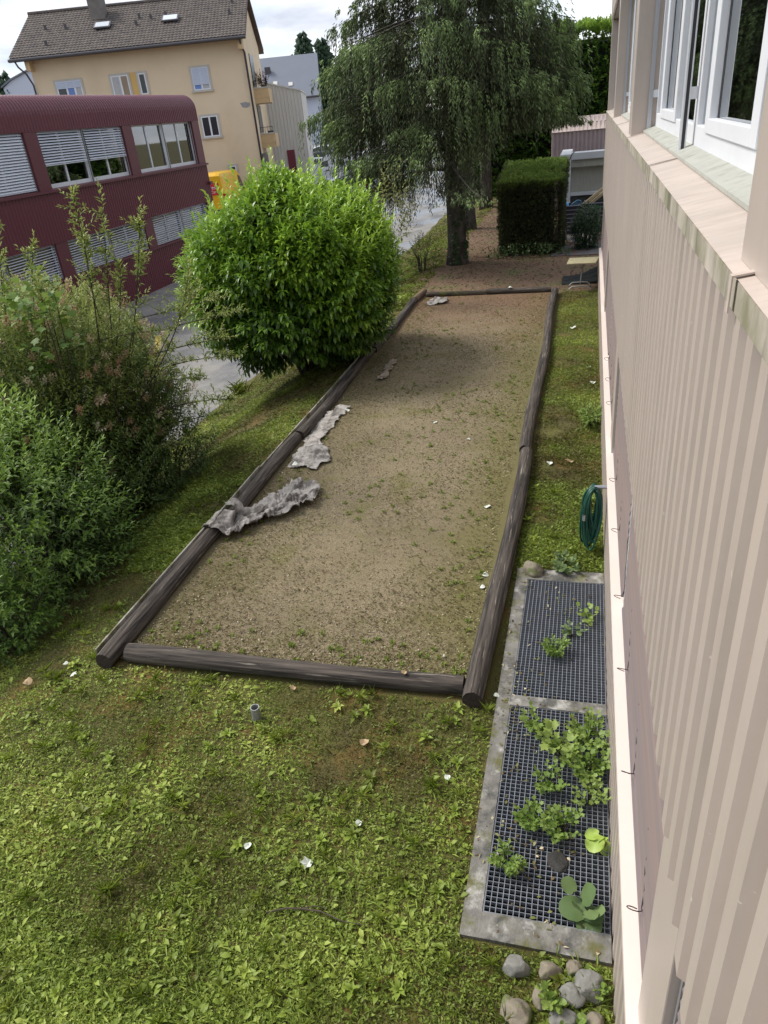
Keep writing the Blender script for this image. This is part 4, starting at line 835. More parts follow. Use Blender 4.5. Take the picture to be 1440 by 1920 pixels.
def text(s, size, mat_, parent, loc, rot, name='lettering', align='LEFT'):
    c = bpy.data.curves.new(name, 'FONT'); c.body = s; c.size = size; c.extrude = .003; c.align_x = align; o0 = bpy.data.objects.new('tmp', c); COL.objects.link(o0); dg = bpy.context.evaluated_depsgraph_get(); me = bpy.data.meshes.new_from_object(o0.evaluated_get(dg)); bpy.data.objects.remove(o0); bpy.data.curves.remove(c); o = bpy.data.objects.new(name, me); COL.objects.link(o); me.materials.clear(); me.materials.append(mat_); o.parent = parent; o.location = loc; o.rotation_euler = rot; return o
text('TIN', .17, MT['textgreen'], pb2, (-.42, -.505, .80), (R(90), 0, 0))
bb = MB(); bb.tube([(-.98, 28.9, .80), (-.94, 28.85, 1.02), (-.78, 28.8, 1.0), (-.72, 28.8, .86)], [.10, .13, .11, .06], 8)
tag(bb.build('plastic_sheet', MT['bluebag'], smooth=True), 'bright blue plastic sheet bundled in the black slatted box', 'plastic sheet')
bl_ = MB(); bl_.tube([(-.68, 28.7, .90), (-.55, 28.72, 1.05), (-.40, 28.75, 1.14), (-.30, 28.8, 1.12), (-.26, 28.85, 1.0), (-.45, 28.85, .93), (-.68, 28.7, .90)], .025, 6)
bl_.tube([(-.62, 28.75, .93), (-.35, 28.8, 1.09)], .012, 5); bl_.tube([(-.52, 28.73, .95), (-.31, 28.82, 1.05)], .012, 5)
tag(bl_.build('net_hoop', MT['bluelid'], smooth=True), 'blue hoop with netting sticking out of the black box', 'hoop')
for k, (dx, dz, lab) in enumerate(((0, 0, 'pale timber plank leaning out of the black box, the upper of two'), (.06, -.13, 'pale timber plank leaning out of the black box, the lower of two'))):
    tag(MB().bar((-.52 + dx, 28.85 + k * .12, .72 + dz), (.75 + dx, 28.95 + k * .12, 1.66 + dz), .06, .10).build('timber_plank', MT['timber'], bevel=.006), lab, 'plank', 'timber leaning from the box')
sk = empty('wooden_trolley', (-.66, 26.5, .035), 0, 'grey wooden stake on a small frame base leaning by the hedge', 'trolley')
MB().bar((.03, -.25, .08), (-.30, .5, 1.0), .05, .05).build('stake', MT['stakew'], sk)
m = MB()
for yq in (-.35, -.17, .01): m.bar((-.03, yq, .05), (.14, yq + .02, .05), .035, .04)
for xq in (-.04, .14): m.bar((xq, -.38, .09), (xq, .05, .09), .035, .04)
m.build('base_frame', MT['timber'], sk)
# container-like garage
ga = empty('storage_container', (.6, 31.8, 0), 0, 'dirty white storage container with rust streaks behind the black boxes', 'container')
MB().box(-1.32, 1.6, .02, 2.3, .0, 2.28).build('panel', MT['garage'], ga)
for x0, x1 in ((-1.74, -1.33),): MB().box(x0, x1, -.8, 2.3, 0, 2.52).build('corner_post', MT['garageframe'], ga, bevel=.02)
MB().box(-1.33, 1.7, -.42, .3, 2.285, 2.53).build('top_beam', MT['garageframe'], ga, bevel=.015)
MB().box(-1.325, 1.7, -.30, .018, 2.02, 2.28).build('lintel', MT['garage'], ga)
MB().box(-1.325, 1.65, -.14, .016, .98, 1.10).build('rail', MT['garageframe'], ga, bevel=.01)
MB().box(-1.30, 1.65, -.06, .015, 0, .975).build('lower_panel', MT['pit'], ga)
MB().tube([(-1.55, -.82, 2.2), (-1.36, -.83, 2.36), (-1.30, -.80, 2.50), (-1.22, -.6, 2.58)], .025, 6).build('pipe', MT['lead'], ga, smooth=True)
# pink shed
ps = empty('pink_shed', (1.2, 36, 0), 0, 'pinkish ribbed sheet shed with stepped roof behind the container', 'shed')
def rib_wall(x0, x1, y, z0, z1, pitch, dep, name, m, parent, slope=0):
    xs2 = []; ds = []
    k = 0
    while x0 + k * pitch < x1:
        for f, d in ((0, 0), (.15, dep), (.5, dep), (.65, 0)): xs2.append(x0 + (k + f) * pitch); ds.append(d)
        k += 1
    xs2, ds = np.array(xs2), np.array(ds); n = len(xs2)
    V = np.r_[np.c_[xs2, y - ds, np.full(n, z0)], np.c_[xs2, y + slope - ds, z1 + (ds if slope else ds * 0)]]; i = np.arange(n - 1)
    return npmesh(name, V, np.c_[i, i + 1, i + n + 1, i + n], m, parent)
rib_wall(-2.85, 3, -1.0, -.1, 3.15, .17, .04, 'wall', MT['pink'], ps); rib_wall(-2.85, 3, -1.08, 3.15, 3.40, .17, .05, 'roof', MT['pinkroof'], ps, .55)
MB().box(-2.84, 3, -.94, 4, -.1, 3.14).build('body', MT['pink'], ps)
rib_wall(-1.9, 3, -.42, 3.42, 3.60, .17, .05, 'upper_roof', MT['pinkroof'], ps, .5)
MB().box(-1.88, 3, -.36, 3.9, 3.15, 3.42).build('upper_body', MT['lead'], ps)
MB().box(-1.88, 3, .08, 3.9, 3.43, 3.58).build('upper_deck', MT['pinkroof'], ps)

# ------------------------------------------------------------------ peach house
FH = Vector((-.2945, .9557, 0)); RH = Vector((.9557, .2945, 0)); RZ = math.atan2(.2945, .9557)
def at(u, d, z=0): p = RH * u + FH * d; return (p.x, p.y, z)
S = 56 / 45
def zz(z): return 4.4 + (z - 4.4) * S
hs = empty('peach_house', at(0, 56), RZ, 'peach rendered three storey house with brown tiled roof and chimney', 'house')
U0, U1 = -20.08, -6.02; ZE = 9.62
wl = MB(); wl.prism([(0, -.6), (0, ZE + .35), (5, ZE + .35 + 2.55), (10, ZE + .35), (10, -.6)], 'x', U0, U1)
wl.build('wall', MT['ivory'], hs)
tile = mat('roof_tiles', (.115, .092, .075), .85, col2=(.050, .042, .038), scale=3.0, lo=.35, hi=.65); layer(tile, (.16, .14, .12), 40, .60, .70, amount=.6)
rf = MB(); pv_, ph_ = .235, .36
sl = math.hypot(6.0, 3.06); nrow = int(sl / ph_); ncol = int((U1 + .35 - (U0 - .87)) / pv_)
xs2 = np.linspace(U0 - .87, U1 + .33, ncol * 4 + 1); wv = .035 * np.abs(np.sin(np.linspace(0, ncol * math.pi, ncol * 4 + 1)))
Vr, Fr = [], []
d0, z0_ = -1.0, 9.76
for side in (0, 1):
    for k in range(nrow + 1):
        for lift in (0, .035):
            t = min((k + (0 if lift else .98)) / (nrow + 1), 1) if not lift else k / (nrow + 1)
            t = (k + (.0 if lift else .985)) / (nrow + 1); dd = d0 + 6.0 * t if side == 0 else 11.0 - 6.0 * t; z = z0_ + 3.0 * t
            Vr.append(np.c_[xs2, np.full(len(xs2), dd), z + wv + lift])
        # order lower edge (lifted) then upper edge
        Vr[-2], Vr[-1] = Vr[-1], Vr[-2]
nX = len(xs2); V = np.concatenate(Vr); rows = len(Vr); F = []
half = rows // 2
for rr_ in range(rows - 1):
    if rr_ == half - 1: continue
    i = rr_ * nX + np.arange(nX - 1); F.append(np.c_[i, i + 1, i + nX + 1, i + nX])
roof = npmesh('roof', V, np.concatenate(F), tile, hs)
MB().prism([(-1.0, 9.70), (5, 12.72), (11, 9.70), (11, 9.56), (5, 12.56), (-1.0, 9.56)], 'x', U0 - .85, U1 + .31).build('roof_deck', mat('brown_boards', (.075, .045, .03), .8, var=.2, scale=3), roof)
MB().tube([(U0 - .9, 5, 12.80), (U1 + .34, 5, 12.80)], .14, 8).build('ridge_cap', tile, roof)
MB().tube([(U0 - .85, -1.10, 9.66), (U1 + .33, -1.10, 9.66)], .09, 8).build('gutter', MT['lead'], roof)
ch = MB().box(-16.3, -15.35, 3.2, 4.2, 11.2, 13.15); ch.build('chimney', mat('chimney_render', (.20, .18, .16), .9, var=.25, scale=3), roof)
MB().box(-16.42, -15.23, 3.1, 4.3, 13.152, 13.25).box(-16.45, -15.2, 2.95, 4.4, 11.25, 11.62).build('chimney_cap', mat('chimney_lead', (.24, .24, .23), .7, var=.2, scale=3), roof)
for u in (-15.85, -11.32):
    k = MB(); dy = 1.55
    k.prism([(dy, 11.17), (dy + .75, 11.55), (dy + .72, 11.63), (dy - .03, 11.25)], 'x', u, u + 1.12); f = k.build('skylight', MT['lead'], roof)
    MB().prism([(dy + .06, 11.292), (dy + .66, 11.596), (dy + .655, 11.606), (dy + .055, 11.302)], 'x', u + .1, u + 1.02).build('pane', mat('sky_pane', (.62, .66, .70), .1), f)
for u, dd in ((-17.9, 2.2), (-13.1, 1.7), (-13.0, 2.6), (-12.2, 2.4), (-11.2, 2.5), (-6.9, 1.9), (-6.8, 3.5), (-18.8, .2), (-19.3, 2.4)): MB().box(u, u + .14, dd, dd + .14, 9.8 + (dd + 1) * .5, 10.1 + (dd + 1) * .5).build('vent_tile', MT['lead'], roof)
for u, w in ((U0 + .0, .28), (U1 - .28, .28)): MB().box(u, u + w, -.75, 0, ZE - .55, ZE + .05).build('corbel', MT['peach'], hs)
def win(u0, u1, z0, z1, mull, fills, shutter=None, name='window', sill=True):
    m = MB(); y = -.03; t = .07
    m.box(u0 - .13, u1 + .13, -.05, .02, z1, z1 + .11); m.box(u0 - .13, u0, -.05, .02, z0, z1); m.box(u1, u1 + .13, -.05, .02, z0, z1)
    if sill: m.box(u0 - .18, u1 + .18, -.14, .02, z0 - .12, z0)
    w_ = m.build(name, MT['stonetrim'], hs)
    f = MB(); f.box(u0, u1, -.045, .015, z0, z0 + t); f.box(u0, u1, -.045, .015, z1 - t, z1); f.box(u0, u0 + t, -.045, .015, z0 + t, z1 - t); f.box(u1 - t, u1, -.045, .015, z0 + t, z1 - t)
    es = [u0] + mull + [u1]
    for q in mull: f.box(q - t * .8, q + t * .8, -.046, .015, z0 + t, z1 - t)
    f.build('frame', MT['white'], w_)
    for k in range(len(es) - 1): MB().box(es[k] + .03, es[k + 1] - .03, -.02, -.012, z0 + .03, z1 - .03).build('pane', fills[k], w_)
    if shutter is not None:
        m2 = MB(); zq = z1 - .02
        while zq > shutter: m2.box(u0 + .03, u1 - .03, -.075, -.055, zq - .075, zq - .004); zq -= .08
        m2.build('shutter', MT['shutter'], w_)
darkg = mat('dark_pane', (.035, .037, .042), .12)
def w45(a): return a * S
win(-18.70, -17.05, 7.15, 8.35, [-18.05, -17.52], [darkg, MT['skyblue'], MT['netting']], 7.95)
win(-15.05, -13.92, 7.10, 8.36, [-14.45], [MT['netting'], MT['tan']])
MB().box(-13.78, -13.30, -.012, .01, 7.1, 8.45).build('ochre_panel', MT['ochre'], hs)
win(-13.24, -12.78, 7.15, 8.36, [], [darkg], sill=False)
win(-9.72, -8.62, 7.06, 8.34, [-9.17], [MT['skyblue'], MT['netting']], 7.36)
win(-9.66, -8.55, 4.28, 5.52, [-9.10], [darkg, darkg])
win(-8.30, -7.86, 1.90, 2.36, [], [MT['pit']], sill=False)
MB().prism([(-6.86, 6.08), (-6.75, 5.82), (-6.45, 5.76), (-6.22, 5.86), (-6.20, 6.05), (-6.5, 6.12)], 'y', -.006, .01).build('bare_patch', MT['patch'], hs)
MB().tube([(-20.55, -1.05, 9.6), (-20.45, -1.0, 9.3), (-20.2, -.6, 8.9), (-20.12, -.12, 8.3), (-20.1, -.1, -.4)], .06, 6).build('downpipe', MT['lead'], hs, smooth=True)
MB().tube([(-6.15, -1.02, 9.6), (-6.1, -.5, 9.2), (-6.02, -.1, 8.9), (-5.98, -.08, -.4)], .07, 6).build('downpipe', MT['lead'], hs, smooth=True)
for z0, z1, u1 in ((6.0, 6.92, -5.0), (3.20, 4.1, -4.98)):
    b_ = MB(); b_.box(U1 - .05, u1, 1.9, 2.05, z0 + .32, z1 - .03).box(U1 - .05, u1 - .07, 1.92, 4.5, z0, z0 + .32).box(u1 - .16, u1 - .01, 2.05, 4.5, z0 + .02, z1 - .03); bo = b_.build('balcony', MT['peach'], hs)
    MB().box(U1, u1 + .03, 1.86, 2.09, z1 - .028, z1 + .05).build('coping', MT['stonetrim'], bo)
    rr_ = MB(); rr_.tube([(U1, 1.97, z1 + .42), (u1 - .1, 1.97, z1 + .42)], .02, 5)
    for q in range(6): rr_.tube([(U1 + .02 + q * .18, 1.97, z1 + .04), (U1 + .02 + q * .18, 1.97, z1 + .42)], .012, 4)
    rr_.build('railing', MT['lead'], bo)
    MB().box(U1 + .55, u1 - .1, 2.1, 2.3, z1 - .1, z1 + .18).build('planter_box', MT['cardark'], bo)
    MB().box(U1 - .02, u1 + .02, 3.0, 3.1, z0 - 2.2, z0 - .02).build('balcony_screen', MT['pit'], bo) if False else None
for q_ in ((.9, 4.5, .2, 2.9), (2.2, 4.4, 4.2, 5.9), (2.2, 4.4, 7.0, 9.0)): MB().box(U1 + .003, U1 + .055, *q_).build('balcony_door', MT['cardark'], hs)
fp = []
rr = np.random.default_rng(4)
fb = empty('balcony_flowers', at(-5.5, 58, 6.98), RZ, 'dark leggy flowers growing along the upper balcony rail', 'flowers')
P = np.c_[rr.uniform(-.5, .45, 34), rr.uniform(-.1, .15, 34), rr.uniform(.0, .3, 34)]
V, F, tt = shoots(P, np.c_[rr.normal(0, .25, 34), rr.normal(0, .2, 34), np.ones(34)], 12, rr.uniform(.3, .75, 34), 1.0, .14, .09, .4, .1, r=rr)
npmesh('foliage', V, F, MT['darkflower'], fb, tt)

# ------------------------------------------------------------------ grey hall behind, blue-grey roofed house, slate block
S2 = 66 / 58
gh = empty('grey_hall', at(0, 66), RZ, 'pale grey ribbed sheet hall with dark red door behind the peach house', 'hall')
def grib(u0, u1, z0, z0b, z1, pitch, dep):
    k = 0; us, ds = [], []
    while u0 + k * pitch < u1:
        for f, d in ((0, 0), (.06, dep), (.26, dep), (.32, 0)):
            us.append(min(u0 + (k + f) * pitch, u1)); ds.append(d)
        k += 1
    us.append(u1); ds.append(0); us, ds = np.array(us), np.array(ds); n = len(us); zt_ = z0 + (z0b - z0) * (us - u0) / (u1 - u0)
    V = np.r_[np.c_[us, -ds, np.full(n, z1)], np.c_[us, -ds, zt_]]; i = np.arange(n - 1); return V, np.c_[i, i + 1, i + n + 1, i + n]
V, F = grib(-8.6, -3.18, 8.3, 6.8, -.6, .27, .05); npmesh('wall', V, F, MT['greymetal'], gh)
MB().prism([(-8.6, -.6), (-3.18, -.6), (-3.18, 6.79), (-8.6, 8.29)], 'y', .004, 9).build('body', MT['greymetal'], gh)
MB().prism([(-8.6, 8.27), (-3.12, 6.77), (-3.12, 6.87), (-8.6, 8.37)], 'y', -.09, 9.02).build('roof', MT['greymetal'], gh)
MB().box(-4.92, -4.30, -.075, -.052, .2, 2.72).build('door', MT['doorred'], gh)
S3 = 110 / 90
bh = empty('grey_roofed_house', at(0, 108), RZ, 'far pale blue house with a big plain blue grey roof', 'house')
MB().box(-16, -2.9, .6, 12, -.8, 7.7).build('wall', MT['lilac'], bh)
rp = MB().prism([(-.2, 7.62), (6.2, 12.72), (12.6, 7.62), (12.6, 7.42), (6.2, 12.5), (-.2, 7.42)], 'x', -16.4, -2.65).build('roof', MT['bluegrey'], bh)
MB().tube([(-16.4, -.25, 7.55), (-2.65, -.25, 7.55)], .12, 6).build('gutter', MT['lead'], rp)
MB().prism([(3.65, 10.72), (4.15, 11.12), (4.10, 11.55), (3.6, 11.5)], 'x', -9.75, -9.0).build('dormer_vent', MT['lead'], rp)
for u, d in ((-8.75, 1.9), (-6.75, 1.55)):
    z = 7.62 + (d + .2) * .797; f = MB().prism([(d, z + .01), (d + .5, z + .41), (d + .46, z + .47), (d - .04, z + .07)], 'x', u, u + .55).build('skylight', MT['greymetal'], rp)
    MB().prism([(d + .04, z + .105), (d + .40, z + .395), (d + .39, z + .405), (d + .03, z + .115)], 'x', u + .08, u + .47).build('pane', MT['curtain'], f)
w_ = MB().box(-5.25, -4.65, .57, .605, 5.9, 7.0).build('window', darkg, bh)
gb = empty('slate_block', at(-45.5, 120), RZ, 'plain grey block peeping out beside the downpipe of the peach house', 'building')
MB().prism([(-2, -1), (12, -1), (12, 12.2), (3, 14.8), (-.6, 13.6), (-2, 12.8)], 'y', 0, 8).build('wall', MT['lilac'], gb); MB().prism([(-2.2, 12.82), (-.6, 13.62), (3, 14.82), (12.2, 12.2), (12.2, 12.4), (3, 15.02), (-.7, 13.8), (-2.2, 13.0)], 'y', -.3, 8.3).build('roof', MT['bluegrey'], gb)

# ------------------------------------------------------------------ vehicles
def vehicle(name, loc, rz, prof, belt, wid, body_m, label, group, wins, wheels, wr, lights=True, wscreen=None, rear=None):
    """prof: side outline (x forward, z) counter-clockwise"""
    r0 = empty(name, loc, rz, label, 'van' if 'van' in name else 'car', group); hw = wid / 2; P = np.array(prof, float); c = P.mean(0); top = P[:, 1].max()
    def tum(z): return 1 - .16 * max(0, (z - belt)) / (top - belt)
    secs = []
    for s, k in ((-1, .93), (-.9, .985), (-.6, 1.0), (.6, 1.0), (.9, .985), (1, .93)):
        secs.append([(c[0] + (p[0] - c[0]) * k, s * hw * tum(p[1]), c[1] + (p[1] - c[1]) * k) for p in P])
    n = len(P); v = [q for s in secs for q in s]; f = [(i * n + k, i * n + (k + 1) % n, (i + 1) * n + (k + 1) % n, (i + 1) * n + k) for i in range(5) for k in range(n)]; f += [tuple(range(n - 1, -1, -1)), tuple(range(5 * n, 6 * n))]
    b_ = MB().add(v, f).build('body', body_m, r0, bevel=.02)
    for poly in wins:
        for s in (-1, 1):
            q = [(p[0], s * (hw * tum(p[1]) * .955 + .022 + .03 * (1 if tum(p[1]) > .99 else .6)), p[1]) for p in poly]; q2 = [(a, y - s * .04, z) for a, y, z in q]; m_ = len(q)
            MB().add(q + q2, [tuple(range(m_)), tuple(range(2 * m_ - 1, m_ - 1, -1))] + [(i, (i + 1) % m_, m_ + (i + 1) % m_, m_ + i) for i in range(m_)]).build('side_window', MT['carglass'] if False else darkg, r0)
    for w in (wscreen, rear):
        if w:
            (xa, za), (xb, zb2) = w; d = Vector((zb2 - za, 0, -(xb - xa))).normalized() * .012
            if d.x * (1 if w is wscreen else -1) < 0: d = -d
            q = [Vector((xa, -hw * tum(za) * .86, za)) + d, Vector((xa, hw * tum(za) * .86, za)) + d, Vector((xb, hw * tum(zb2) * .84, zb2)) + d, Vector((xb, -hw * tum(zb2) * .84, zb2)) + d]; q2 = [p - d * 2.4 for p in q]
            MB().add(q + q2, [(0, 1, 2, 3), (7, 6, 5, 4), (0, 4, 5, 1), (1, 5, 6, 2), (2, 6, 7, 3), (3, 7, 4, 0)]).build('windscreen' if w is wscreen else 'rear_window', darkg, r0)
    for xw in wheels:
        for s in (-1, 1):
            ty = MB().tube([(xw, s * (hw + .012), wr), (xw, s * (hw - .2), wr)], wr, 18).build('wheel', MT['rubber'], r0, bevel=.02); MB().tube([(xw, s * (hw + .020), wr), (xw, s * (hw - .05), wr)], wr * .62, 12).build('rim', MT['alu'], ty)
            MB().tube([(xw, s * (hw + .004), wr), (xw, s * (hw - .25), wr)], wr * 1.16, 18).build('wheel_arch', MT['dark'], r0)
    x0, x1 = P[:, 0].min(), P[:, 0].max()
    for s in (-1, 1):
        MB().box(x1 - .22, x1 - .0, s * hw * .62, s * hw * .90, belt * .66, belt * .82).build('headlight', MT['white'], r0, bevel=.02); MB().box(x0 + .0, x0 + .12, s * hw * .80, s * hw * .97, belt * .70, belt * 1.15).build('tail_light', MT['lampred'], r0, bevel=.01)
        MB().box(x1 - (1.5 if 'van' not in name else .95), x1 - (1.35 if 'van' not in name else .82), s * hw * 1.0, s * (hw * 1.0 + .2), belt * .98, belt * 1.16).build('mirror', MT['cardark'], r0, bevel=.02)
    MB().box(x0 + .3, x1 - .3, -hw * .9, hw * .9, .16, .34).build('underside', MT['dark'], r0)
    MB().box(x1 - .10, x1 + .02, -hw * .86, hw * .86, .30, belt * .55).build('bumper', MT['cardark'] if 'van' in name else body_m, r0, bevel=.03); MB().box(x0 - .03, x0 + .10, -hw * .86, hw * .86, .32, belt * .52).build('rear_bumper', MT['cardark'] if 'van' in name else body_m, r0, bevel=.03)
    return r0
VAN = [(-2.7, .35), (2.55, .35), (2.75, .55), (2.72, 1.05), (2.35, 1.28), (1.55, 2.28), (1.15, 2.52), (-2.55, 2.55), (-2.72, 2.40), (-2.75, .6)]
CAR = [(-2.1, .32), (2.0, .32), (2.15, .5), (2.08, .78), (1.15, .98), (.35, 1.42), (-.2, 1.50), (-1.2, 1.44), (-1.85, 1.05), (-2.12, .95), (-2.18, .5)]
vw = [[(2.0, 1.42), (1.48, 2.12), (1.05, 2.2), (1.0, 1.42)]]
cw = [[(.95, 1.02), (.28, 1.36), (-.3, 1.42), (-.32, 1.0)], [(-.38, 1.0), (-.36, 1.42), (-1.15, 1.36), (-1.65, 1.06)]]
gzs = lambda p: float(street_z(p[1])) + .004
wv = at(-.55, 64); wv = (wv[0], wv[1], gzs(wv))
vehicle('white_van', wv, RZ + math.pi, VAN, 1.3, 2.0, MT['vanwhite'], 'white panel van with sloping windscreen parked left of the spruces', 'parked vehicles', vw, (1.75, -1.6), .36, wscreen=((2.33, 1.32), (1.58, 2.24)), rear=((-2.73, 1.5), (-2.70, 2.2)))
p = at(-6.95 * 50 / 40 + .10, 53.0); p = (p[0], p[1], .25)
yv = vehicle('yellow_van', (p[0], p[1], gzs(p)), RZ + R(82), [(a, z * 1.13) for a, z in VAN], 1.45, 2.0, MT['vanyellow'], 'yellow delivery van seen from behind beside the maroon building', 'parked vehicles', [[(2.0, 1.62), (1.48, 2.4), (1.05, 2.5), (1.0, 1.62)]], (1.75, -1.6), .38, wscreen=((2.33, 1.5), (1.58, 2.5)))
sg_ = MB().box(-2.775, -2.755, -.62, .30, 1.62, 2.32).build('sign', MT['red'], yv)
text('Express', .32, MT['textwhite'], yv, (-2.79, -.56, 1.98), (R(90), 0, R(-90)), align='RIGHT'); text('Car', .22, MT['textwhite'], yv, (-2.79, -.40, 1.74), (R(90), 0, R(-90)), align='RIGHT')
MB().box(-2.78, -2.752, -.06, .06, 1.1, 1.38).build('door_handle', MT['dark'], yv)
MB().box(-2.765, -2.752, .0, .012, .7, 2.6).build('door_gap', MT['dark'], yv)
c1 = at(-1.15, 55); vehicle('parked_car', (c1[0], c1[1], gzs(c1)), RZ + R(195), CAR, .98, 1.8, MT['carwhite'], 'pale white car in front of the white van, behind the laurel', 'parked vehicles', cw, (1.35, -1.35), .32, wscreen=((1.12, 1.0), (.38, 1.40)), rear=((-1.82, 1.08), (-1.25, 1.40)))
c2 = at(1.35, 57.5); vehicle('parked_car', (c2[0], c2[1], gzs(c2)), RZ + R(170), CAR, .98, 1.8, MT['carblue'], 'silver blue car between the pale white car and the spruce foliage', 'parked vehicles', cw, (1.35, -1.35), .32, wscreen=((1.12, 1.0), (.38, 1.40)), rear=((-1.82, 1.08), (-1.25, 1.40)))
c3 = at(3.2, 61); vehicle('parked_car', (c3[0], c3[1], gzs(c3)), RZ + R(178), CAR, .98, 1.8, MT['vanwhite'], 'white car glimpsed through the drooping spruce branches', 'parked vehicles', cw, (1.35, -1.35), .32, wscreen=((1.12, 1.0), (.38, 1.40)), rear=((-1.82, 1.08), (-1.25, 1.40)))
for k, (u, d, m, lab) in enumerate(((-3.3, 75, 'vanwhite', 'white car in the far row right at the corner of the grey hall'), (-3.2, 79, 'cardark', 'dark car in the far row just above the white one by the hall'), (-3.0, 83, 'carwhite', 'pale car farthest back beside the grey hall'), (-.4, 80, 'cardark', 'dark car in the far row behind the roof of the white van'))):
    c = at(u, d); vehicle('parked_car', (c[0], c[1], gzs(c)), RZ + R(185), CAR, .98, 1.8, MT[m], lab, 'parked vehicles', cw, (1.35, -1.35), .32, wscreen=((1.12, 1.0), (.38, 1.40)), rear=((-1.82, 1.08), (-1.25, 1.40)))

# ------------------------------------------------------------------ round laurel
def blob(n, c, r, rr, shell=(.72, 1.0), lump=.22, seed=0, zmin=-1.0, freq=2.2):
    d = unit(rr.normal(size=(int(n * 1.6), 3))); d = d[d[:, 2] > zmin][:n]; n = len(d)
    k = 1 + lump * 2 * (fbm(d * 1.0 + seed, freq, 2) - .5); s = rr.uniform(shell[0] ** 3, shell[1] ** 3, n) ** (1 / 3)
    return np.array(c) + d * np.array(r) * (k * s)[:, None], d, s
rr = np.random.default_rng(21)
lc = np.array((-5.62, 13.9, 1.78)); squeeze = lambda P: np.c_[(P[:, 0] - (lc - off)[0]) * (1 - .16 * np.clip((P[:, 2] - (lc - off)[2]) / 1.7, 0, 1.2)) + (lc - off)[0], P[:, 1:]]
lb = empty('laurel_bush', (-5.75, 14.1, float(ground_z(-5.75, 14.1))), 0, 'big round glossy laurel bush standing on the grass bank beside the court', 'bush')
off = np.array(lb.location)
st_ = MB()
for k in range(9):
    a = k * .7; st_.tube([(.1 * math.cos(a), .1 * math.sin(a), -.1), (.45 * math.cos(a), .45 * math.sin(a), 1.0), (1.2 * math.cos(a), 1.2 * math.sin(a), 2.0 + .3 * (k % 3))], [.06, .045, .015], 6)
st_.build('stem', MT['stem'], lb, smooth=True)
P, D, s = blob(2500, lc - off, (1.96, 1.80, 1.58), rr, (.76, 1.04), .27, 2.0, -.93); P = squeeze(P)
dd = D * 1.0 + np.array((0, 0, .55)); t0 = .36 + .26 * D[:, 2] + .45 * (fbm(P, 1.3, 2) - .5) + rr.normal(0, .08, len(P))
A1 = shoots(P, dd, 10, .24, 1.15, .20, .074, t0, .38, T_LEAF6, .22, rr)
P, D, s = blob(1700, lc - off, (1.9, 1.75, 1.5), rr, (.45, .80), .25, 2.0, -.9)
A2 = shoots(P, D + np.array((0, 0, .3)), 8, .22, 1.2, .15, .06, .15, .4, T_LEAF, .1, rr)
P, D, s = blob(260, lc - off, (2.02, 1.85, 1.65), rr, (.95, 1.04), .27, 2.0, .0); P = squeeze(P)
A3 = shoots(P, D * .5 + np.array((0, 0, 1)), 13, rr.uniform(.3, .62, len(P)), .85, .15, .055, .68, .05, T_LEAF6, .2, rr)
lobes = [A1, A2, A3]
for k in range(20):
    d = unit(rr.normal(size=3) * np.array((1, 1, .8)) + np.array((0, -.3, .15))); ce = (lc - off) + d * np.array((1.72, 1.6, 1.40)); P, D, s = blob(110, ce, np.array((.55, .55, .5)) * rr.uniform(.7, 1.15), rr, (.6, 1.05), .25, k, -.9); P = squeeze(P)
    lobes.append(shoots(P, D + d + np.array((0, 0, .5)), 9, rr.uniform(.2, .36), 1.1, .195, .072, .38 + .2 * d[2] + rr.uniform(-.14, .2), .35, T_LEAF6, .22, rr))
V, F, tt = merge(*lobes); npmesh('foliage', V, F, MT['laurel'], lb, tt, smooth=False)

# ------------------------------------------------------------------ shrubs on the left
def wand(m, acc, base, tip, rr, ln, wd, tint, side=10, bare=.35, bow=.25):
    b, t = np.array(base, float), np.array(tip, float); h = np.linalg.norm(t - b); n = 9; pts = []
    lat = rr.normal(0, .12, 3)
    for k in range(n):
        s = k / (n - 1); q = b + (t - b) * s + np.array((0, 0, bow * h * s * (1 - s))) + lat * math.sin(s * 3.1) * h * .3; pts.append(q)
    m.tube(pts, list(np.linspace(.011, .003, n)), 4); pts = np.array(pts)
    s = bare + (1 - bare) * rr.uniform(0, 1, side) ** .8; idx = np.minimum((s * (n - 1)).astype(int), n - 2); fr = s * (n - 1) - idx
    sp = pts[idx] + (pts[idx + 1] - pts[idx]) * fr[:, None]; dirs = unit(rr.normal(size=(side, 3)) * np.array((1, 1, .35)) + np.array((0, 0, .55)) + unit(t - b) * .5); sl = rr.uniform(.12, .42, side) * (1.15 - .6 * s)
    for a_, d_, l_ in zip(sp, dirs, sl): m.tube([a_, a_ + d_ * l_ * .5 + np.array((0, 0, -.01)), a_ + d_ * l_], [.004, .003, .002], 3)
    acc.append(shoots(sp, dirs, 11, sl, .95, ln, wd, tint, .1, T_LEAF, .2, rr))
    # leaves along the wand end
    acc.append(shoots(pts[-3:-2], (pts[-1] - pts[-3])[None], 16, float(np.linalg.norm(pts[-1] - pts[-3])), .9, ln * 1.15, wd * 1.15, tint + .1, .05, T_LEAF, .2, rr))
rr = np.random.default_rng(33)
gz1 = float(ground_z(-6.7, 8.3)); pv0 = empty('flowering_shrub', (-6.7, 8.3, gz1), 0, 'tall wispy privet shrub with fading pinkish flower clusters and long upright shoots', 'shrub')
off = np.array(pv0.location); m = MB(); acc = []
for k in range(14):
    a = rr.uniform(0, 6.28); m.tube([(.15 * math.cos(a), .15 * math.sin(a), -.1), (.5 * math.cos(a), .5 * math.sin(a), 1.1), (1.0 * math.cos(a), 1.1 * math.sin(a), 2.4)], [.028, .018, .006], 5)
pc = np.array((-7.28, 8.30, 1.0)) - off
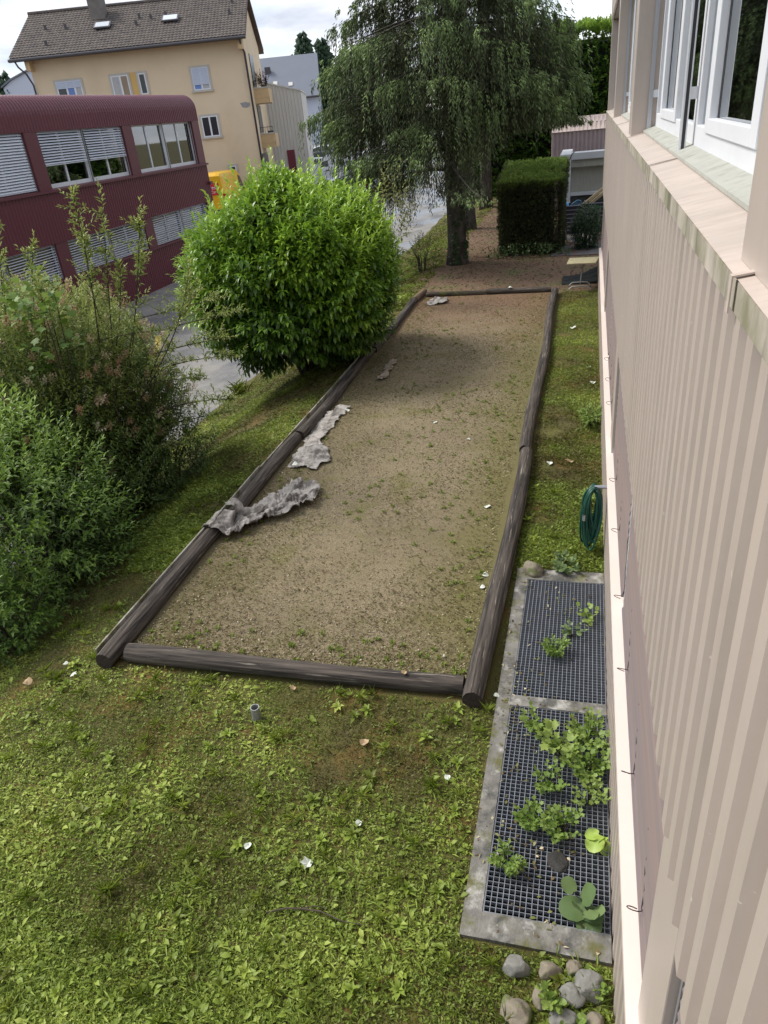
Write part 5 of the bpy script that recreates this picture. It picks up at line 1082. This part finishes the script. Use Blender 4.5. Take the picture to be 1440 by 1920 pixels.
for (n, r_, sh, ti, zm) in ((5600, (1.36, 1.9, 1.66), (.80, 1.03), .42, -1), (4200, (1.45, 1.8, 1.45), (.35, .82), .20, -1)):
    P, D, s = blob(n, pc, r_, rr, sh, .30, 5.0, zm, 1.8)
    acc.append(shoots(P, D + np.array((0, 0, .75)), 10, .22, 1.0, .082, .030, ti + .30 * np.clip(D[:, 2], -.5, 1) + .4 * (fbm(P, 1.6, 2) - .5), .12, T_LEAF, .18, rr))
tips = [(-6.95, 7.9, 3.72), (-6.6, 8.0, 3.55), (-5.90, 8.0, 3.98), (-6.02, 8.2, 3.5), (-5.50, 8.0, 3.97), (-5.02, 8.0, 3.83), (-5.25, 8.2, 3.3), (-5.7, 8.3, 3.1), (-4.62, 8.1, 3.10), (-4.75, 8.5, 2.7), (-6.4, 7.6, 3.1), (-7.3, 8, 3.2)]
for tq in tips:
    b_ = (min(tq[0] - rr.uniform(.2, .6), -6.15 + rr.uniform(-.2, .1)), tq[1] + rr.uniform(-.1, .5), 1.4 + rr.uniform(-.3, .3)); wand(m, acc, np.array(b_) - off, np.array(tq) - off, rr, .088, .028, .66, 26, .12, .06)
for tq in ((-4.62, 8.9, 1.95), (-4.72, 9.3, 2.2), (-4.85, 8.3, 1.55), (-4.70, 8.6, 1.15), (-4.95, 8.9, .85), (-5.0, 8.2, .75), (-4.9, 9.5, 1.5), (-5.1, 9.8, 2.3), (-5.1, 8.0, 2.3)):
    b_ = (tq[0] - rr.uniform(1.2, 1.6), tq[1] + rr.uniform(-.2, .2), tq[2] - .25); wand(m, acc, np.array(b_) - off, np.array(tq) - off, rr, .080, .024, .60, 22, .12, .08)
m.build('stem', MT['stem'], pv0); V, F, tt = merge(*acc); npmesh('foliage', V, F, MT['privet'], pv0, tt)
P, D, s = blob(230, pc, (1.40, 1.9, 1.68), rr, (1.0, 1.12), .30, 5.0, -.3, 1.8); D2 = np.repeat(D + np.array((0, 0, .9)), 6, 0) + rr.normal(0, .35, (len(P) * 6, 3)); P2 = np.repeat(P, 6, 0) + rr.normal(0, .018, (len(P) * 6, 3))
tn = np.repeat(np.clip(rr.normal(.4, .3, len(P)), 0, 1), 6)
V, F, tt = shoots(P2, D2, 9, .11, 1.2, .040, .028, tn, 0, T_LEAF, .1, rr); npmesh('flower_cluster', V, F, MT['flower'], pv0, tt)

def shrub(name, loc, c, r_, label, cat, mt, n, n2, ln, wd, ti, seed, T=T_LEAF, lump=.28, slen=.2, nl=10, droop=.15, zm=-1, stems=8, up=.7, shell=(.78, 1.04), group=None):
    rr = np.random.default_rng(seed); z = float(ground_z(loc[0], loc[1])); o = empty(name, (loc[0], loc[1], z), 0, label, cat, group); off = np.array(o.location); m = MB()
    for k in range(stems):
        a = rr.uniform(0, 6.28); h = c[2] - z + r_[2] * .5; m.tube([(.1 * math.cos(a), .1 * math.sin(a), -.1), (.3 * r_[0] * math.cos(a), .3 * r_[1] * math.sin(a), h * .5), (.7 * r_[0] * math.cos(a), .7 * r_[1] * math.sin(a), h)], [.02, .014, .004], 5)
    m.build('stem', MT['stem'], o); acc = []; cc_ = np.array(c) - off
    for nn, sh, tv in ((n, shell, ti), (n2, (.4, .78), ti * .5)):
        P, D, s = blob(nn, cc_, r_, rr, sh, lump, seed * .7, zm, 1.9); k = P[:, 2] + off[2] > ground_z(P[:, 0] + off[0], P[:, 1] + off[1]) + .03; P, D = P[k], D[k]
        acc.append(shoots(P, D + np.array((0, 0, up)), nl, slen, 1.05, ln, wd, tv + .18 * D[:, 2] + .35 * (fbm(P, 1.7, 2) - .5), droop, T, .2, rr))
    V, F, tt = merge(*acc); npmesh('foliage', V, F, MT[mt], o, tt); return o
shrub('leafy_shrub', (-6.25, 6.0), (-6.3, 5.85, .55), (.98, 1.15, 1.35), 'lush bright green shrub nearest the camera at the left edge', 'shrub', 'lush', 900, 420, .10, .036, .45, 41, slen=.28, lump=.34)
shrub('undergrowth_shrub', (-6.0, 7.1), (-6.25, 7.2, .15), (.70, 1.75, .95), 'dark tangled undergrowth at the foot of the tall privet shrub', 'shrub', 'under', 1000, 500, .075, .032, .40, 42, lump=.4)
shrub('undergrowth_shrub', (-5.9, 4.9), (-6.1, 4.75, .05), (.85, .75, .75), 'low sprawling greenery in the bottom left shade under the lush shrub', 'shrub', 'lush', 420, 260, .085, .034, .38, 43, lump=.4)
shrub('undergrowth_shrub', (-6.3, 9.0), (-6.35, 9.1, -.1), (.55, 1.0, .75), 'small leafy thicket where the privet meets the grass bank', 'shrub', 'under', 420, 200, .075, .032, .42, 44, lump=.4)
shrub('leafy_shrub', (-8.2, 8.0), (-8.3, 7.9, .6), (1.2, 1.8, 2.0), 'dark broad shrub behind the privet at the left frame edge', 'shrub', 'lush', 900, 400, .10, .04, .30, 45)
shrub('maple_sapling', (-6.55, 7.6), (-6.52, 7.55, 2.55), (.34, .34, .55), 'young maple with pale lobed leaves poking out of the privet shrub', 'sapling', 'weed', 34, 8, .13, .14, .38, 46, T=T_LOBE, nl=4, slen=.2, stems=3, droop=.3)
shrub('young_sapling', (-4.95, 18.6), (-4.72, 18.5, 2.15), (.34, .3, 1.0), 'thin pale yellow-green sapling between the laurel and the spruce', 'sapling', 'olive', 70, 8, .12, .055, .55, 47, slen=.35, nl=8, stems=4, droop=.35)
shrub('evergreen_shrub', (.02, 25.6), (-.02, 25.6, .55), (.36, .45, .62), 'dark evergreen shrub growing against the wall beyond the table', 'shrub', 'ivy', 260, 100, .10, .05, .35, 48, T=T_LEAF6)
shrub('twiggy_shrub', (-5.1, 23.4), (-5.05, 23.4, .45), (.45, .45, .5), 'sparse twiggy low shrub left of the front spruce trunk', 'shrub', 'under', 70, 10, .09, .03, .6, 49, stems=12)
shrub('ground_ivy', (-2.7, 24.6), (-1.95, 24.65, .03), (1.35, .35, .16), 'fringe of ivy along the foot of the clipped hedge', 'ivy', 'ivy', 240, 0, .08, .06, .5, 50, T=T_ROUND, nl=5, stems=4)
rr = np.random.default_rng(3)
for k, (x, y, h, lab) in enumerate(((-8.15, 15.35, .42, 'tuft of tall bluish grass on the asphalt edge below the laurel'), (-8.3, 12.9, .18, 'small grass tuft on the asphalt edge nearest the privet'), (-8.15, 13.8, .14, 'smallest grass tuft between the two others on the asphalt edge'))):
    n = 60; z = float(ground_z(x, y)); P = np.c_[rr.normal(0, .07, n), rr.normal(0, .09, n), np.zeros(n)]; d = np.c_[rr.normal(0, .45, n), rr.normal(0, .45, n), np.ones(n)]
    V, F, tt = leaves(T_LEAF6, P, d, h * rr.uniform(.6, 1.1, n), .014, np.clip(rr.normal(.5, .15, n), 0, 1)); o = npmesh('grass_tuft', V, F, MT['grass'], tint=tt); o.location = (x, y, z); tag(o, lab, 'grass tuft', 'grass tufts along the asphalt edge')

# ------------------------------------------------------------------ spruces
def spruce(x, y, H, tr, R0, seed, nl, ns, nf, label, lo=2.6, fl=.22, fw=.05, skipright=True, extra=()):
    rr = np.random.default_rng(seed); z = float(ground_z(x, y)); o = empty('spruce_tree', (x, y, z), 0, label, 'tree', 'spruces in a row beside the street')
    pts = [(0.02 * math.sin(q * 1.3), .02 * math.cos(q), q) for q in np.linspace(-.2, H, 24)]; rad = [tr * (1.3 if q < .05 else 1) * max(.06, 1 - (max(q, 0) / H) ** 1.1) for q in np.linspace(-.2, H, 24)]
    MB().tube(pts, rad, 14).build('trunk', MT['bark'], o, smooth=True)
    br = MB(); P, D, LN, WD, TT = [], [], [], [], []
    for k in range(nl + len(extra)):
        f = min((k + .5) / nl, 1); ha = lo + (H - lo - .8) * f ** 1.05; az_ = 2.399 * k + rr.uniform(-.3, .3); ca, sa = math.cos(az_), math.sin(az_)
        if skipright and ca > .15 and ha < 4.6: ha += 1.9
        Lm = R0 * (1 - (ha - lo) / (H - lo + 1.5)) ** .75 * rr.uniform(.78, 1.1)
        if k >= nl: az_, ha, Lm = extra[k - nl]; az_ = R(az_); ca, sa = math.cos(az_), math.sin(az_)
        n = 12; s = np.linspace(.05, 1, n); c = np.c_[ca * Lm * s, sa * Lm * s, ha + .55 * s - (.9 + .16 * Lm) * s ** 2 + .35 * s ** 4]; c += np.c_[-sa * np.ones(n), ca * np.ones(n), np.zeros(n)] * (rr.normal(0, .12) * Lm * s ** 2)[:, None]
        br.tube(c, list(np.linspace(.055 * Lm / 4 + .01, .008, n)), 5)
        m_ = int(ns * max(Lm, 1.0) / 4.5 * (1.5 if k >= nl else 1)); t = rr.uniform(.16, 1, m_) ** .75; i = np.minimum((t * (n - 1)).astype(int), n - 2); a0 = c[i] + (c[i + 1] - c[i]) * (t * (n - 1) - i)[:, None]
        lat = rr.normal(0, 1, m_) * (.16 + .42 * (1 - t) * (Lm / 4.5) ** .5 + .22 * t); out = np.abs(lat) * .5
        a0 = a0 + np.c_[-sa * lat + ca * out, ca * lat + sa * out, -.30 * np.abs(lat)]
        sl = rr.uniform(.2, 1.0, m_) ** 1.6 * (.42 + .95 * np.sin(np.clip(t, 0, 1) * 2.6)) * (1.25 if ha < 7 else .9)
        sgn = np.sign(lat)
        for q in range(nf):
            u = q / max(nf - 1, 1); drop = sl * u
            p = a0 + np.c_[ca * .10 * u * np.ones(m_), sa * .10 * u * np.ones(m_), -drop] + rr.normal(0, .035, (m_, 3))
            zz_ = (p[:, 2] > np.clip(.8 + .95 * (p[:, 0] + x + 5.7), .8, 2.2)) & ((p[:, 0] + x < -2.3) | (p[:, 2] > (3.7 if y < 30 else 3.3)))
            w_ = (rr.uniform(-1, 1, m_) * .9)[:, None] * np.c_[-sa * np.ones(m_), ca * np.ones(m_), np.zeros(m_)]
            d = w_ * .6 + np.c_[ca * (.55 - .35 * u) * np.ones(m_), sa * (.55 - .35 * u) * np.ones(m_), np.full(m_, -.35 - .75 * u)]
            P.append(p[zz_]); D.append(d[zz_]); LN.append((fl * rr.uniform(.7, 1.25, m_))[zz_]); WD.append((fw * rr.uniform(.8, 1.2, m_))[zz_])
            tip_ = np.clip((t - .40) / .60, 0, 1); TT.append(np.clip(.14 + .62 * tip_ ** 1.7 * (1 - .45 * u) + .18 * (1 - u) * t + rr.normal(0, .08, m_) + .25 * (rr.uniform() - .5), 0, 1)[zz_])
    br.build('limb', MT['bark'], o, smooth=True)
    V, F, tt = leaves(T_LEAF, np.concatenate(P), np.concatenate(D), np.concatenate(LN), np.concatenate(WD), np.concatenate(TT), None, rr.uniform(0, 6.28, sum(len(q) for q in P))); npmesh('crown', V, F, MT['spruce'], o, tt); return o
spruce(-4.05, 24.0, 17, .31, 4.05, 5, 64, 125, 26, 'front spruce with drooping branches and ivy on its thick trunk', 2.5, .115, .024, True, [(182, 5.3, 4.3), (176, 7.4, 3.2), (196, 4.6, 3.3), (205, 6.3, 3.5), (248, 4.5, 2.7), (262, 5.6, 3.0), (238, 6.6, 3.3), (284, 5.2, 2.6), (275, 6.8, 3.2), (300, 4.7, 2.5), (318, 5.6, 3.1), (340, 5.0, 3.4), (5, 5.6, 3.6), (350, 8.4, 3.2), (255, 8.2, 3.2), (290, 8.0, 3.0), (325, 7.2, 3.3), (350, 6.4, 3.4), (222, 3.9, 3.2), (190, 3.6, 2.9), (270, 4.4, 1.6), (240, 9.5, 2.8), (300, 9.4, 2.8)])
spruce(-4.75, 31.4, 18, .27, 3.9, 6, 46, 70, 18, 'second spruce, its trunk half hidden right behind the front one', 3.0, .15, .032)
spruce(-4.90, 38.2, 18, .30, 4.0, 7, 46, 60, 16, 'third spruce standing farthest back at the bend of the street', 3.2, .17, .036)
rr = np.random.default_rng(8); n = 900; a = rr.normal(-.55, .75, n); zq = 2.6 * rr.uniform(0, 1, n) ** 1.3; k = fbm(np.c_[a, zq], 2.0, 2) > .42; a, zq = a[k], zq[k]
P = np.c_[-4.05 + .345 * np.cos(a), 24.0 + .345 * np.sin(a), zq]; V, F, tt = leaves(T_LOBE, P, np.c_[np.cos(a), np.sin(a), np.full(len(a), -.6)], .085, .085, np.clip(rr.normal(.4, .25, len(a)), 0, 1))
o = npmesh('ivy', V, F, MT['ivy'], tint=tt); tag(o, 'ivy climbing the right side of the front spruce trunk', 'ivy')

def cone_tree(u, d, h, r_, label, seed, n=2600, base=-1, name='conifer_tree', mt='conifer', leaf=.9):
    rr = np.random.default_rng(seed); x, y, _ = at(u, d); o = empty(name, (x, y, base), 0, label, 'tree', 'far trees behind the houses'); MB().tube([(0, 0, 0), (0, 0, h * .95)], [.35, .05], 8).build('trunk', MT['bark'], o)
    t = rr.uniform(0, 1, n) ** .62; zq = h * (.06 + .94 * (1 - t)); lay = .72 + .28 * np.abs(np.sin(zq * 1.9 + rr.uniform(0, 1, n) * .6)); a = rr.uniform(0, 6.28, n)
    q = r_ * t ** .85 * lay * rr.uniform(.55, 1.05, n) * (1 + .35 * (fbm(np.c_[np.cos(a) * 2, np.sin(a) * 2, zq * .5], 1.2, 2) - .5)); P = np.c_[q * np.cos(a), q * np.sin(a), zq]
    d_ = np.c_[np.cos(a), np.sin(a), rr.uniform(-.5, .35, n)]; V, F, tt = leaves(T_SPIN, P, d_, leaf * rr.uniform(.6, 1.3, n), leaf * .42, np.clip(.35 + .4 * (q / (r_ + .01)) + rr.normal(0, .15, n), 0, 1)); npmesh('crown', V, F, MT[mt], o, tt)
cone_tree(-4.75, 124, 17.0, 3.6, 'tallest pointed dark conifer rising behind the grey roofed house', 71)
cone_tree(-2.1, 126, 16.2, 3.4, 'second dark conifer to the right of the tallest one', 72)
cone_tree(-6.3, 128, 14.6, 2.6, 'lower conifer peeping over the ridge of the grey roofed house', 73)
cone_tree(.6, 122, 13.6, 3.6, 'broad dark conifer next to the gable of the grey roofed house', 74)
cone_tree(3.6, 118, 14.0, 4.5, 'dark conifer mostly hidden by the front spruce', 75)
cone_tree(8.5, 120, 14.0, 4.5, 'dark conifer seen only through gaps in the spruces', 76)
cone_tree(-47.5, 121, 15.6, 3.0, 'lone pointed tree at the far left edge of the sky', 77)
cone_tree(-43.6, 128, 12.6, 2.6, 'low tree top just above the maroon roof', 78)

# ------------------------------------------------------------------ clipped hedge and tall broadleaf hedge
def hedge(name, x0, x1, y0, y1, z1, label, mt, n, ln, wd, seed, topback=0, taper=.0, bump=.13, core=.18):
    rr = np.random.default_rng(seed); cx, cy = (x0 + x1) / 2, (y0 + y1) / 2; o = empty(name, (cx, cy, 0), 0, label, 'hedge'); w, d = (x1 - x0) / 2, (y1 - y0) / 2
    A = np.array([2 * w * z1, 2 * w * z1 * .5, 2 * d * z1, 2 * d * z1, 4 * w * d]); c = rr.choice(5, n, p=A / A.sum()); a, b = rr.uniform(-1, 1, n), rr.uniform(0, 1, n)
    nrm = np.array([(0, -1, 0), (0, 1, 0), (-1, 0, 0), (1, 0, 0), (0, 0, 1)], float)[c]
    zt_ = lambda yy: z1 + topback * (yy + d) / (2 * d)
    X = np.where(c < 2, a * w, np.where(c == 2, -w, np.where(c == 3, w, a * w))); Y = np.where(c == 0, -d, np.where(c == 1, d, np.where(c == 4, (2 * b - 1) * d, (2 * b - 1) * d)))
    b2 = np.where(c < 2, b, rr.uniform(0, 1, n)); Zt = zt_(Y); Z = np.where(c == 4, Zt, .03 + b2 * (Zt - .03)); X = X * (1 - taper + taper * Z / z1 * 1.15)
    P = np.c_[X, Y, Z]; P += nrm * (bump * (fbm(P + seed, 1.6, 3) - .55) * 2)[:, None] - nrm * rr.uniform(0, .10, n)[:, None]
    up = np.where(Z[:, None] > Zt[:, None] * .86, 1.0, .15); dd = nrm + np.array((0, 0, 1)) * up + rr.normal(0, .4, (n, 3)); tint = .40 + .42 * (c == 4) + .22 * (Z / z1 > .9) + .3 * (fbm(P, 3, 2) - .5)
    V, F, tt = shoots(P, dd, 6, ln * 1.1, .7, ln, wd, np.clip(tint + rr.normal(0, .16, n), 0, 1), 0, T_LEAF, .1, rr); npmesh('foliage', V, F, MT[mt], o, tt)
    q = core; MB().prism([(-d + q, -.1), (d - q, -.1), (d - q, z1 + topback - q), (-d + q, z1 - q)], 'x', -w * (1 - taper) + q, w * (1 - taper) - q).build('shade_core', MT['core'], o)  # solid near-black box; the hedge's shaded inside is put into its colour
    return o
hedge('clipped_hedge', -2.78, -.80, 24.95, 27.6, 2.17, 'block of dark clipped yew hedge with brighter top beside the spruces', 'yew', 15000, .085, .030, 51, .45, .05, .14, .30)
hedge('tall_hedge', -6.5, 7.0, 43.0, 46.0, 7.15, 'tall bright green broadleaf hedge behind the pink shed', 'beech', 9000, .26, .15, 52, .3, 0, .5, .5)
